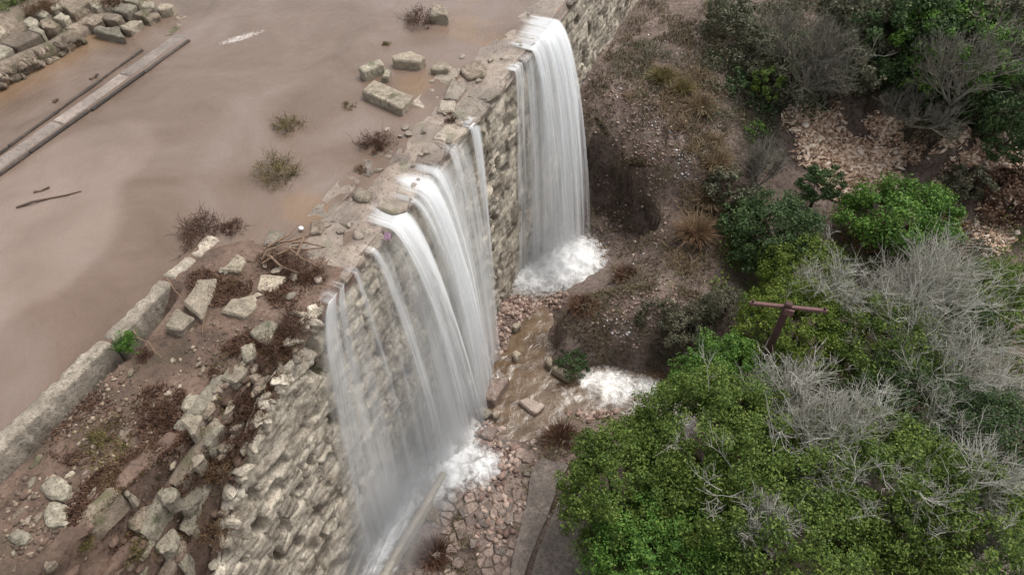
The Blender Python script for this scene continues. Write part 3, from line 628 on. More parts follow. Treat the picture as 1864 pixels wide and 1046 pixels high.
fall_part(wf2, 'fall', 6.9, 7.3, [0.22, 0.3], [0.5, 0.5], 57, bottom=0.5, fade=0.4, spread=0.6, drift=-1.0)
for i in range(3):
    fall_part(wf2, 'veil', 6.3, 9.6, [0.12 + .1 * i, 0.5 + .15 * i, 0.95 + .15 * i], [0.42, 0.3, 0.6], 61 + i, bottom=1.9, topf=0.2, fade=0.08, spread=0.5, drift=-0.85)
    fall_part(wf2, 'veil', 9.0, 13.4, [1.0 + .15 * i, 0.65 + .12 * i, 0.25 + .1 * i], [0.8, 0.7, 0.5], 65 + i, bottom=1.35, topf=0.2, fade=0.3)

for (px, py, z, s, lab) in ((750, 870, -7.0, (1.5, 3.9, 2.1), 'pale mist drifting at the foot of the near waterfall'), (1005, 465, -7.4, (1.5, 1.9, 1.3), 'pale mist at the foot of the far waterfall'), (815, 660, -5.2, (1.0, 3.2, 3.2), 'thin mist hanging in front of the near waterfall')):
    bm = bmesh.new(); bmesh.ops.create_icosphere(bm, subdivisions=3, radius=1.0); m = bpy.data.meshes.new('mist'); bm.to_mesh(m); bm.free(); m.materials.append(M['mist_thin' if z > -6 else 'mist'])
    tag(link('mist', m, None, tuple(at(px, py, z)), None, s), lab, kind='stuff')
# foam heaps where the falls land, and thrown spray
def foam_heap(label, c, rx, ry, h, seed, ang=0.0, mat='foam', name='foam', peak=1.0):
    n = 60; u = np.linspace(-1, 1, n); U, W = np.meshgrid(u, u, indexing='ij'); R = np.sqrt(U ** 2 + W ** 2)
    Z = h * np.exp(-2.2 * R ** 2) * (0.75 + 0.5 * fbm(U * 5, W * 5, 0, 5, seed)) + 0.07 * fbm(U * 14, W * 14, 0, 4, seed)
    ca, sa = math.cos(ang), math.sin(ang); X = U * rx * ca - W * ry * sa; Y = U * rx * sa + W * ry * ca
    m = mesh_np('foam', np.stack([X, Y, Z], -1).reshape(-1, 3), grid_faces(n, n), M[mat], True)
    attr(m, 'dens', (np.clip(1.1 - R * 1.1, 0, 1) * peak).ravel()); o = link(name, m, None, tuple(c)); return tag(o, label, kind='stuff')
p = at(1035, 480, -7.95); foam_heap('white boiling foam at the foot of the far waterfall', p, 1.8, 1.9, 0.6, 1)
p = at(965, 505, -7.95); foam_heap('thin foam spreading left of the far waterfall foot', p, 1.3, 1.2, 0.22, 2, peak=.7)
p = at(815, 845, -7.95); foam_heap('foam at the foot of the near waterfall', p, 1.1, 1.5, 0.5, 3)
p = at(720, 960, -7.9); foam_heap('foam rushing along the flume beside the dam foot', p, 0.55, 2.8, 0.25, 4, 0.05, peak=.8)
p = at(880, 850, -7.8); foam_heap('foam washing over the cobbles below the near waterfall', p, 0.7, 0.9, 0.06, 5, peak=.6)
p = at(1125, 702, -8.0); foam_heap('white rapids where the pool drains toward the trees', p, 2.0, 1.2, 0.05, 6, 0.25, peak=.34)
rng = np.random.default_rng(5); sp = []
for (px, py, n, s, h) in ((1040, 470, 3200, 0.95, 1.0), (955, 510, 1200, 0.7, 0.4), (830, 830, 1500, 0.8, 0.9), (750, 920, 800, 0.7, .5), (1125, 700, 600, 0.8, 0.25)):
    p = at(px, py, -8.0); q = rng.normal(0, s, (n, 3)); q[:, 2] = np.abs(rng.normal(0, h * 0.5, n)) * np.exp(-(q[:, 0] ** 2 + q[:, 1] ** 2) / (2 * s * s) * 0.5); sp.append(p + q)
sp = np.concatenate(sp); s = rng.uniform(0.004, 0.017, len(sp))[:, None, None]
tet = np.array([[1, 0, -.7], [-.5, .87, -.7], [-.5, -.87, -.7], [0, 0, 1.0]])
Vs = (sp[:, None, :] + tet[None] * s).reshape(-1, 3); i = np.arange(len(sp))[:, None] * 4
Fs = np.concatenate([i + np.array([[0, 1, 3]]), i + np.array([[1, 2, 3]]), i + np.array([[2, 0, 3]]), i + np.array([[0, 2, 1]])])
tag(link('spray', mesh_np('spray', Vs, Fs, M['spray'])), 'fine white spray thrown up where the waterfalls land', kind='stuff')

# ------------------------------------------------------------------ parapet, sunken wall, ruins
def beam_mesh(y0, y1, w, zb, zt_, mat, seed, x=0.0, rnd=0.12, end=0.06):
    n = max(6, int((y1 - y0) / 0.045)); prof = []
    for k in range(11):
        a = math.pi * k / 10; prof.append((-math.cos(a) * w / 2, zt_ - rnd + math.sin(a) ** 0.7 * rnd))
    prof = [(-w / 2, zb)] + prof + [(w / 2 * 1.04, zb)]
    pr = np.array(prof); ys = np.linspace(y0, y1, n); V = []
    for j, y in enumerate(ys):
        e = min(j, n - 1 - j); sc_ = 1 - (0.10 if e == 0 else 0.0)
        xx = pr[:, 0] * sc_; zz = zb + (pr[:, 1] - zb) * sc_
        nn = 0.035 * fbm(np.full(len(pr), y * 2.2), pr[:, 0] * 5, pr[:, 1] * 5, 4, seed) + 0.055 * fbm(np.full(len(pr), y * 7), pr[:, 0] * 9, pr[:, 1] * 9, 3, seed)
        V.append(np.stack([x + xx + nn * np.sign(pr[:, 0]) + 0.04 * noise(y * 0.7, 0, 0, seed), np.full(len(pr), y), zz + nn], 1))
    V = np.concatenate(V); m = len(pr); Fc = grid_faces(n, m)
    c0, c1 = len(V), len(V) + 1
    V = np.concatenate([V, [[x, y0, (zb + zt_) / 2]], [[x, y1, (zb + zt_) / 2]]])
    tri = [(c0, k, k + 1, k + 1) for k in range(m - 1)] + [(c1, (n - 1) * m + k + 1, (n - 1) * m + k, (n - 1) * m + k) for k in range(m - 1)]
    bm = bmesh.new(); vs = [bm.verts.new(v) for v in V]
    for f in Fc: bm.faces.new([vs[i] for i in f]).smooth = True
    for a, b, c, _ in tri: bm.faces.new((vs[a], vs[b], vs[c]))
    bmesh.ops.recalc_face_normals(bm, faces=bm.faces[:])
    me = bpy.data.meshes.new('beam'); bm.to_mesh(me); bm.free(); me.materials.append(mat); return me
par = tag(empty('parapet', (-3.2, 0, 0)), 'low rounded stone parapet between the river and the muddy terrace', 'parapet')
for i, (a, b) in enumerate(((6.62, 7.28), (5.93, 6.59), (4.32, 5.91), (1.4, 4.30), (-2.0, 1.38))):
    link('parapet_segment', beam_mesh(a, b, 0.31 - (0.03 if i == 0 else 0), -0.6, 0.10 + 0.03 * math.sin(i * 2), M['parapet'], 50 + i, rnd=0.07), par)
# sunken channel wall in the river
A0, A1 = at(0, 318, 0.05), at(345, 72, 0.05); B0, B1 = at(0, 278, 0.05), at(262, 90, 0.05)
sw = tag(empty('sunken_wall', (float(A0[0]), float(A0[1]), 0)), 'low silted wall with two dark kerbs running through the river', 'wall')
def strip(P0, P1, w, z, h, mat, name, nseg, seed):
    P0, P1 = np.array(P0), np.array(P1); d = (P1 - P0); d[2] = 0; L = np.linalg.norm(d); d /= L; nrm = np.array([-d[1], d[0], 0]); r = random.Random(seed); t = 0.0
    P0 = P0 - d * 3.0; L += 3.0
    for k in range(nseg):
        l = L / nseg; a = P0 + d * t; b = P0 + d * (t + l - 0.03); j = r.uniform(-.03, .03)
        m, loc = prism([a + nrm * (w / 2 + j), b + nrm * (w / 2 + j), b - nrm * (w / 2 - j), a - nrm * (w / 2 - j)], z + r.uniform(-.015, .015), h, mat, seed + k, 0.025, 0.02, 2)
        o = link(name, m, sw, loc); o.matrix_parent_inverse = Matrix.Translation(sw.location).inverted(); t += l
strip(A0, A1, 0.09, 0.10, 0.3, M['kerb'], 'kerb', 5, 200); strip(B0, B1, 0.06, 0.09, 0.3, M['kerb'], 'kerb', 5, 220)
strip((np.array(A0) + B0) / 2 + [0.0, 0, 0], (np.array(A1) + [B1[0] + (A1[0] - A0[0]) * .2, B1[1] + (A1[1] - A0[1]) * .2, 0]) / 2, 0.36, 0.05, 0.25, M['silt_wall'], 'wall_top', 4, 240)

# ruined embankment, upper left
ruin = tag(empty('ruined_embankment', (-12.5, 11, 0)), 'ruined embankment of big squared stones at the river edge', 'ruin')
def rpart(o): o.parent = ruin; o.matrix_parent_inverse = Matrix.Translation(ruin.location).inverted(); return o
RZ = 5.4825e-3 * 340 / 10  # zoomed px -> photo px is 340/1864
def zq(poly): return [(x * 340 / 1864, y * 340 / 1864) for x, y in poly]
RU = [([(-150, 560), (0, 440), (130, 480), (0, 580), (-100, 640)], .85, .9), ([(0, 430), (110, 320), (310, 320), (400, 350), (150, 470)], .88, .9), ([(280, 290), (340, 250), (440, 300), (410, 340), (300, 310)], .9, .9),
      ([(220, 220), (300, 170), (370, 180), (370, 250), (290, 270)], .9, .6), ([(390, 200), (460, 185), (610, 240), (530, 275), (420, 270)], .85, .85), ([(290, 130), (400, 80), (480, 120), (440, 165)], .9, .6),
      ([(500, 170), (610, 120), (690, 160), (640, 210)], .85, .8), ([(610, 60), (640, 0), (760, -60), (890, 20), (720, 130)], .9, .8), ([(470, 60), (560, 30), (600, 70), (520, 100)], .85, .5), ([(900, 60), (940, 20), (1040, 40), (960, 90)], .75, .7),
      ([(800, 225), (870, 180), (1020, 200), (920, 255)], .62, .7), ([(930, 300), (1000, 260), (1180, 270), (1240, 370), (1060, 340)], .5, .7), ([(1180, 265), (1330, 195), (1420, 205), (1290, 300)], .5, .6),
      ([(1010, 170), (1110, 120), (1225, 150), (1170, 220), (1070, 200)], .6, .6), ([(1100, 80), (1180, 20), (1370, 50), (1250, 130)], .7, .6), ([(1200, -10), (1290, -60), (1390, 0), (1370, 40)], .7, .6), ([(1320, 130), (1410, 90), (1510, 90), (1440, 165)], .58, .6),
      ([(1400, 70), (1430, 0), (1540, 20), (1520, 80)], .6, .6), ([(1560, 80), (1600, 40), (1730, 40), (1720, 80), (1590, 100)], .55, .6), ([(1440, 170), (1540, 120), (1590, 110), (1590, 160), (1480, 210)], .4, .5), ([(1640, 350), (1690, 280), (1760, 240), (1820, 230), (1720, 340)], .12, .4),
      ([(1740, 190), (1760, 165), (1860, 150), (1850, 180)], .12, .3), ([(700, 380), (730, 310), (790, 320), (790, 400)], .25, .4), ([(640, 290), (660, 240), (780, 220), (770, 290)], .55, .6), ([(-200, 300), (-60, 220), (60, 300), (-60, 420)], .8, .9), ([(-300, 640), (-170, 560), (-60, 640), (-220, 760)], .85, .9)]
for i, (poly, z, h) in enumerate(RU):
    mt = M[('stone_grey', 'stone_brown', 'stone_grey')[i % 3]] if i < 10 else M['stone_brown'] if i in (20, 21, 22, 23) else M[('stone', 'stone_brown', 'stone_grey')[i % 3]]
    rpart(block_px('stone_block', zq(poly), z * .5, h, mt, None, 300 + i, rough=0.09, bev=0.03))
# rubble-filled core below and behind the blocks
u = np.linspace(0, 1, 70); w = np.linspace(0, 1, 40); U, W = np.meshgrid(u, w, indexing='ij')
ca, cb = at(0, 128, 0.4), at(310, 15, 0.4); ex = np.array([-1, 0.1, 0]) * 6
base = np.array([-12.45, 3.0, 0]); end = np.array([-11.9, 16.5, 0])
PX = base[0] + (end[0] - base[0]) * U - 0.1 - 6 * W ** 1.2 + 0.22 * fbm(U * 9, W * 5, 0, 3, 7); PY = base[1] + (end[1] - base[1]) * U
hz = np.interp(PY, [3, 11.2, 12.6, 14.8, 16.3], [.36, .36, .22, .18, -.1])
PZ = (hz + 0.10 * fbm(PX * 2, PY * 2, 0, 4, 17)) * sstep(0.0, 0.04, W) - 0.4 * (1 - sstep(0, 0.035, W)) + 0.3 * sstep(.2, .6, W) * sstep(17, 14, PY)
hole = at(22, 50, 0.6); PZ -= 0.9 * np.exp(-((PX - hole[0]) / 0.55) ** 2 - ((PY - hole[1]) / 0.75) ** 2)
rpart(link('rubble_core', mesh_np('rubble_core', np.stack([PX, PY, PZ], -1).reshape(-1, 3), grid_faces(70, 40)[:, ::-1], M['stone_brown'], True)))
# small wedge stones along its river face
rockA = [rock_mesh(700 + k, M['stone_brown'], 2, 0.7, 0.12) for k in range(5)]; rs = random.Random(9)
for k in range(95):
    y = rs.uniform(7.0, 12.4); x = -12.42 + (y - 3) * 0.0405 + rs.uniform(-.03, .1); s = rs.uniform(0.07, 0.17)
    rpart(link('rubble_stone', rockA[k % 5], None, (x, y, rs.uniform(0.0, 0.4)), (rs.random() * 3, rs.random() * 3, rs.random() * 6), (s, s * rs.uniform(1, 1.5), s * 0.8)))
rockG = [rock_mesh(720 + k, M['stone'], 3, 0.6, 0.16) for k in range(5)]
rockW = [rock_mesh(730 + k, M['stone_wet'], 2, 0.6, 0.16) for k in range(4)]

# ------------------------------------------------------------------ loose blocks on the crest and terrace
BL = [([(651, 122), (691, 104), (700, 116), (662, 131)], .32, .5, 'stone_grey', 'upright grey block at the left of the stone cluster in the river', 'block'),
      ([(713, 102), (749, 91), (774, 104), (763, 113), (716, 109)], .28, .45, 'stone', 'long pale slab at the back of the stone cluster in the river', 'slab'),
      ([(782, 124), (792, 111), (816, 114), (816, 125), (794, 127)], .2, .3, 'stone', 'small pale stone at the right end of the river stone cluster', 'stone'),
      ([(658, 165), (680, 143), (752, 174), (731, 198)], .26, .36, 'stone', 'largest flat slab lying at the front of the river stone cluster', 'slab'),
      ([(693, 140), (700, 125), (711, 127), (707, 140)], .2, .3, 'stone_grey', 'little cube of stone wedged behind the largest river slab', 'stone'),
      ([(805, 178), (822, 142), (851, 156), (832, 182)], .16, .3, 'stone_wet', 'rounded wet slab on the crest between the two waterfalls', 'slab'),
      ([(796, 202), (803, 182), (832, 182), (827, 203)], .13, .3, 'stone_wet', 'squarish wet slab above the small brown shrub near the crest', 'slab'),
      ([(836, 124), (858, 109), (887, 116), (880, 138), (851, 142)], .15, .3, 'stone_brown', 'mossy rock on the crest just left of the far waterfall', 'rock'),
      ([(640, 350), (655, 340), (676, 348), (670, 364), (648, 362)], .13, .3, 'stone', 'pale stone awash on the crest behind the near waterfall', 'stone'),
      ([(683, 375), (690, 360), (742, 368), (738, 382), (715, 388)], .14, .3, 'stone_wet', 'pale wet slab at the lip of the near waterfall', 'slab'),
      ([(332, 549), (359, 508), (394, 505), (387, 539), (366, 580)], .16, .4, 'stone', 'broad flat stone beside the end of the parapet', 'stone'),
      ([(297, 594), (321, 560), (354, 577), (328, 601)], .12, .4, 'stone', 'diamond shaped stone just below the broad flat stone', 'stone'),
      ([(399, 566), (421, 542), (462, 535), (466, 560), (445, 575)], .17, .4, 'stone', 'sharp edged slab in the middle of the muddy terrace', 'slab'),
      ([(466, 525), (473, 498), (523, 503), (493, 534)], .15, .4, 'stone', 'notched pale stone below the pile of dead branches', 'stone'),
      ([(399, 491), (431, 460), (447, 470), (435, 494)], .2, .4, 'stone', 'upright yellowish stone between parapet and dead branches', 'stone'),
      ([(452, 604), (483, 580), (507, 587), (486, 625), (462, 615)], .16, .5, 'stone_grey', 'lichen spotted boulder at the edge of the terrace', 'boulder'),
      ([(476, 446), (490, 418), (517, 422), (507, 443)], .10, .3, 'stone_wet', 'wet slab half under the dead branches', 'slab'),
      ([(562, 425), (566, 398), (603, 400), (583, 425)], .11, .3, 'stone_brown', 'mossy green slab where the river meets the crest', 'slab')]
for i, (poly, z, h, mt, lab, cat) in enumerate(BL):
    nm = {'block': 'stone_block', 'slab': 'stone_slab', 'stone': 'loose_stone', 'rock': 'mossy_rock', 'boulder': 'boulder'}[cat]
    tag(block_px(nm, poly, z, h, M[mt], None, 400 + i, rough=0.05, bev=0.035), lab, cat)
def on_terrace(px, py): return on(px, py, zt, -6, 0.5)
TB = [([(397, 687), (418, 659), (452, 670), (425, 697)], 'stone', 'pale boulder on the terrace edge beside dark dry growth', 'boulder'), ([(435, 632), (462, 621), (467, 646), (445, 656)], 'stone_grey', 'grey stone below the lichen spotted boulder', 'stone'),
      ([(521, 566), (535, 560), (566, 566), (562, 580)], 'stone', 'flat pale stone at the top of the bare dam face', 'stone'), ([(73, 884), (99, 864), (126, 881), (116, 908), (78, 904)], 'stone_grey', 'upper of two round grey boulders at the terrace foot', 'boulder'),
      ([(77, 928), (92, 911), (123, 918), (121, 955), (82, 955)], 'stone_grey', 'squarish boulder just under the upper round boulder', 'boulder'), ([(9, 976), (34, 955), (54, 973), (37, 990)], 'stone_grey', 'pointed grey stone at the left edge below the squarish boulder', 'stone'),
      ([(283, 898), (300, 874), (320, 884), (317, 908), (296, 921)], 'stone_grey', 'rounded stone on the stepped flank beside a long stone', 'stone'), ([(320, 911), (361, 870), (378, 874), (371, 901), (334, 928)], 'stone_grey', 'long slanting stone on the stepped flank', 'stone'),
      ([(272, 990), (293, 952), (318, 959), (313, 993), (289, 1007)], 'stone_grey', 'grey lump of stone low on the stepped flank', 'stone'), ([(317, 1017), (327, 993), (344, 1003), (337, 1041)], 'stone_grey', 'narrow upright stone at the bottom of the flank', 'stone'),
      ([(218, 894), (231, 884), (238, 894), (228, 904)], 'stone', 'small bright stone on the upper step of the flank', 'stone'), ([(330, 745), (345, 715), (380, 722), (362, 752)], 'stone_grey', 'purplish grey stone above the stepped flank', 'stone'), ([(325, 765), (345, 748), (368, 755), (350, 790)], 'stone', 'pale stone on the first step beside a dark shrub', 'stone'),
      ([(340, 830), (352, 815), (372, 825), (352, 850)], 'stone', 'pale stone on the second step of the flank', 'stone'), ([(360, 800), (395, 760), (408, 768), (378, 812)], 'stone_grey', 'long dark stone edging the second step', 'stone'), ([(230, 950), (255, 910), (272, 920), (248, 962)], 'stone_brown', 'brown stone edging the lower step', 'stone')]
for i, (poly, mt, lab, cat) in enumerate(TB):
    c = np.mean(np.array(poly), 0); p = on_terrace(*c); z = p[2] + 0.09
    m, loc = prism([at(x, y, z) for x, y in poly], z, 0.42, M[mt], 450 + i, 0.09, 0.04, 2)
    tag(link('boulder' if cat == 'boulder' else 'loose_stone', m, None, loc), lab, cat)
# course stones and rubble built into the stepped flank
rockT = [rock_mesh(740 + k, M[('stone_brown', 'stone_brown', 'stone', 'mud', 'mud')[k % 5]], 2, 0.75, 0.16) for k in range(10)]; rs = random.Random(31)
for k in range(300):
    y = rs.uniform(0.0, 5.2); x1 = -0.66 - 0.11 * max(4.6 - y, 0); x = rs.uniform(x1 - .1, -.05) if k < 190 else rs.uniform(-2.6, x1); a = (x - x1) / -x1
    s = rs.uniform(0.04, 0.15) * (1.1 if k < 190 else 0.7)
    dam_part('course_stone', rockT[k % 10], loc=(x, y, float(zt(x, y)) - s * 0.05), rot=(rs.uniform(-.3, .3), rs.uniform(-.3, .3), rs.uniform(-.4, .4)), scale=(s * 0.8, s * rs.uniform(1.0, 2.0), s * 0.8))
def course(off, y0, y1, w, mat, seed, lift):
    n = max(6, int((y1 - y0) / 0.05)); ys = np.linspace(y0, y1, n); xs = -0.66 - 0.11 * np.clip(4.6 - ys, 0, 6) + off + 0.05 * fbm(ys * 1.5, 0, 0, 3, seed)
    zs = np.convolve(np.pad(zt(xs, ys), 6, 'edge'), np.ones(13) / 13, 'valid') + lift
    prof = [(-1.05, -.45), (-1, -.05), (-.7, 0), (-.2, .03), (.3, .02), (.75, 0), (1, -.06), (1.1, -.45)]; V = []
    for k, (a, c) in enumerate(prof):
        nz_ = fbm(ys * 3.1, a * 2.0, 0, 4, seed + 1); nw = fbm(ys * 5, a * 3, 3, 3, seed + 2); e = 1 - 0.25 * np.exp(-np.minimum(ys - y0, y1 - ys) / 0.05)
        V.append(np.stack([xs + a * w / 2 * e + 0.05 * nw, ys, zs + c + 0.07 * nz_ - 0.1 * (1 - e)], 1))
    dam_part('ledge_course', mesh_np('ledge_course', np.concatenate(V), grid_faces(len(prof), n), M[mat], False))
for off, w, lift, cuts, mats in ((-0.16, .34, .05, (-1.0, .5, 1.5, 2.2, 3.4, 4.6), ('mud', 'mud', 'stone_brown', 'mud', 'stone_grey')), (0.17, .26, .06, (-.6, .9, 1.9, 2.7, 3.9), ('stone_brown', 'mud', 'stone_grey', 'stone_brown')), (0.46, .24, .06, (-.4, 1.2, 2.3, 3.2), ('mud', 'stone_brown', 'stone_grey')), (-1.05, .3, .0, (-1, .6, 1.6), ('stone_brown', 'mud'))):
    for k in range(len(cuts) - 1): course(off, cuts[k] + .03, cuts[k + 1] - .03, w, mats[k], int(abs(off) * 100) + k * 5, lift)
rockF = [rock_mesh(760 + k, M['face'], 2, 0.6, 0.2) for k in range(5)]
for k in range(85):
    y = rs.uniform(1.2, 6.6); s = rs.uniform(0.06, 0.2)
    dam_part('face_stone', rockF[k % 5], loc=(rs.uniform(-.16, .06), y, float(ztop(y)) + rs.uniform(-.25, .03)), rot=(rs.uniform(-.4, .4), rs.uniform(-.4, .4), rs.uniform(0, 6)), scale=(s * .8, s * rs.uniform(1, 1.7), s * .8))
for k in range(70):
    x = rs.uniform(-2.4, -0.05); y = rs.uniform(6.2, 12.5) if k < 45 else rs.uniform(12, 19); s = rs.uniform(0.04, 0.12)
    dam_part('crest_stone', rockW[k % 4], loc=(x, y, float(zt(x, y)) + 0.03), rot=(0, 0, rs.uniform(0, 6)), scale=(s, s * 1.4, s * 0.6))

# ------------------------------------------------------------------ gorge stones
def on_ground(px, py): return on(px, py, zg, -9, 0)
GB = [([(862, 715), (890, 685), (928, 690), (900, 730)], -7.66, .6, 'cobble', 'tilted pinkish slab beside the pool at the foot of the near waterfall', 'slab'),
      ([(943, 728), (958, 722), (993, 736), (976, 752), (966, 748)], -7.84, .3, 'block_pink', 'pale pink slab lying alone in the muddy pool', 'slab'),
      ([(1002, 668), (1012, 662), (1040, 676), (1036, 688)], -7.75, .4, 'stone', 'long pale stone at the pool edge below the mossy mound', 'stone'),
      ([(993, 655), (998, 646), (1006, 652), (1003, 666)], -7.75, .4, 'stone', 'small tan stone above the long pale pool edge stone', 'stone'),
      ([(863, 748), (875, 735), (898, 748), (884, 760)], -7.75, .4, 'stone_grey', 'dark wet rock below the tilted pinkish slab', 'rock'), ([(893, 752), (901, 744), (910, 752), (902, 760)], -7.75, .4, 'stone', 'small bright stone touching the dark wet rock', 'stone'),
      ([(872, 790), (886, 772), (908, 778), (895, 800)], -7.75, .4, 'cobble', 'rounded tan rock at the lower left pool edge', 'rock'), ([(963, 805), (970, 796), (982, 802), (974, 814)], -7.8, .3, 'block_pink', 'single tan stone beside the brown thicket below the pool', 'stone'),
      ([(930, 590), (940, 584), (950, 590), (938, 598)], -7.75, .3, 'stone', 'pale flat stone at the lower edge of the gravel bar', 'stone'), ([(932, 642), (938, 634), (948, 642), (940, 652)], -7.78, .3, 'stone', 'small tan slab at the left bank of the channel', 'slab')]
for i, (poly, z, h, mt, lab, cat) in enumerate(GB):
    nm = {'slab': 'fallen_slab', 'stone': 'loose_stone', 'rock': 'wet_rock'}[cat]
    tag(block_px(nm, poly, z, h, M[mt], None, 500 + i, rough=0.04, bev=0.04, tilt=(0.25, 0.1) if i == 0 else (0.03, 0.02)), lab, cat)
p = at(975, 462, -7.9); o = link('dark_rock', rock_mesh(790, M['stone_grey'], 3, 0.4, 0.3), None, tuple(p + np.array([0, 0, 0.15])), (0.2, 0.1, 0.4), (0.3, 0.3, 0.75)); tag(o, 'dark rock standing in the foam under the far waterfall', 'rock')
p = at(797, 28, 0.15); o = link('boulder', rock_mesh(791, M['stone'], 3, 0.5, 0.25), None, tuple(p), (0.1, 0.2, 0.5), (0.42, 0.55, 0.42)); tag(o, 'big pale boulder standing in the river near the top', 'boulder')

# cobbled apron: real cells with recessed joints
apron = tag(empty('cobbled_apron', (3, 7.5, -7.8)), 'reddish cobbled apron below the near waterfall', kind='structure')
poly = [(905, 800), (960, 830), (965, 870), (950, 920), (935, 990), (925, 1060), (740, 1060), (790, 960), (830, 890), (870, 850)]
PG = np.array([at(x, y, -7.8)[:2] for x, y in poly])
def inside(p, P):
    c = False; n = len(P)
    for i in range(n):
        a, b = P[i], P[i - 1]
        if (a[1] > p[1]) != (b[1] > p[1]) and p[0] < (b[0] - a[0]) * (p[1] - a[1]) / (b[1] - a[1]) + a[0]: c = not c
    return c
rs = random.Random(4); pts = []
for _ in range(9000):
    q = (rs.uniform(PG[:, 0].min(), PG[:, 0].max()), rs.uniform(PG[:, 1].min(), PG[:, 1].max()))
    if inside(q, PG) and all((q[0] - a[0]) ** 2 + (q[1] - a[1]) ** 2 > (0.13 + 0.15 * ((a[0] * 7.3 + a[1] * 3.1) % 1)) ** 2 for a in pts): pts.append(q)
P_ = np.array(pts)
for i, q in enumerate(pts):
    cell = [(q[0] + .24 * math.cos(a), q[1] + .24 * math.sin(a)) for a in np.linspace(0, 2 * math.pi, 9)[:-1]]
    for j in np.argsort(((P_ - q) ** 2).sum(1))[1:12]:
        mid = (P_[j] + q) / 2; nn = P_[j] - np.array(q); L = np.linalg.norm(nn); nn /= L; mid = mid - nn * rs.uniform(0.003, 0.014); out = []
        for k in range(len(cell)):
            a, b = np.array(cell[k]), np.array(cell[(k + 1) % len(cell)]); da, db = (a - mid) @ nn, (b - mid) @ nn
            if da <= 0: out.append(tuple(a))
            if da * db < 0: out.append(tuple(a + (b - a) * da / (da - db)))
        cell = out
        if len(cell) < 3: break
    if len(cell) < 3 or noise(q[0] * 1.3, q[1] * 1.3, 0, 5) + rs.uniform(-.4, .4) < -.45: continue
    z = float(zg(q[0], q[1])) + 0.035 + rs.uniform(-.045, .03)
    m, loc = prism(cell, z, 0.2, M['cobble'] if rs.random() < .8 else M['concrete'], i, 0.04, 0.022, 2, (rs.uniform(-.07, .07), rs.uniform(-.07, .07))); o = link('cobble', m, apron, loc); o.matrix_parent_inverse = Matrix.Translation((-3, -7.5, 7.8))
# cracked concrete beside it
def slab_px(polyp, lift, label):
    me = []
    pts = [on_ground(x, y) for x, y in polyp]; z = np.mean([p[2] for p in pts])
    bm = bmesh.new(); vs = [bm.verts.new((p[0], p[1], p[2] + lift)) for p in pts]; bt = [bm.verts.new((p[0], p[1], p[2] - 0.3)) for p in pts]
    bm.faces.new(vs); n = len(vs)
    for i in range(n): bm.faces.new((bt[i], bt[(i + 1) % n], vs[(i + 1) % n], vs[i]))
    bmesh.ops.triangulate(bm, faces=bm.faces[:]); bmesh.ops.subdivide_edges(bm, edges=bm.edges[:], cuts=5, use_grid_fill=True); bmesh.ops.recalc_face_normals(bm, faces=bm.faces[:]); noisy(bm, 0.04, 2.5, 3)
    m = bpy.data.meshes.new('slab'); bm.to_mesh(m); bm.free(); m.materials.append(M['concrete'])
    return tag(link('concrete_slab', m), label, 'slab')
slab_px([(985, 835), (1035, 850), (1018, 880), (995, 945), (970, 1005), (950, 1060), (925, 1060), (940, 985), (958, 915), (968, 860)], 0.13, 'stained concrete slab between the cobbles and a long dark crack')
slab_px([(1045, 853), (1100, 900), (1090, 1060), (962, 1060), (979, 1008), (1003, 948), (1026, 884)], 0.13, 'shaded concrete slab on the tree side of the dark crack')
# flume wall along the dam foot
fl = tag(empty('flume_wall', tuple(at(760, 940, -8))), 'low curved concrete flume wall under the foam of the near waterfall', 'wall')
for nm, pp, w, top in (('flume_side', [(838, 800), (812, 850), (785, 895), (755, 945), (722, 1000), (690, 1060)], 0.2, -7.62), ('flume_side', [(790, 815), (755, 850), (720, 900), (685, 955), (655, 1010), (635, 1060)], 0.12, -7.8)):
    P = np.array([at(x, y, top) for x, y in pp]); tt = np.linspace(0, 1, 40); P = np.stack([np.interp(tt, np.linspace(0, 1, len(P)), P[:, k]) for k in range(3)], 1)
    T = np.gradient(P, axis=0); T /= np.linalg.norm(T, axis=1, keepdims=True); N = np.stack([-T[:, 1], T[:, 0], 0 * T[:, 0]], 1)
    prof = [(-1, -0.7), (-1, -0.06), (-0.75, 0), (0.75, 0), (1, -0.06), (1, -0.7)]
    V = np.concatenate([P + N * w / 2 * a + np.array([0, 0, b]) + 0.02 * fbm(P[:, 0] * 3, P[:, 1] * 3, a, 3, 4)[:, None] for a, b in prof]); Fc = grid_faces(len(prof), 40)
    o = link(nm, mesh_np(nm, V, Fc, M['flume']), fl); o.matrix_parent_inverse = Matrix.Translation(fl.location).inverted()

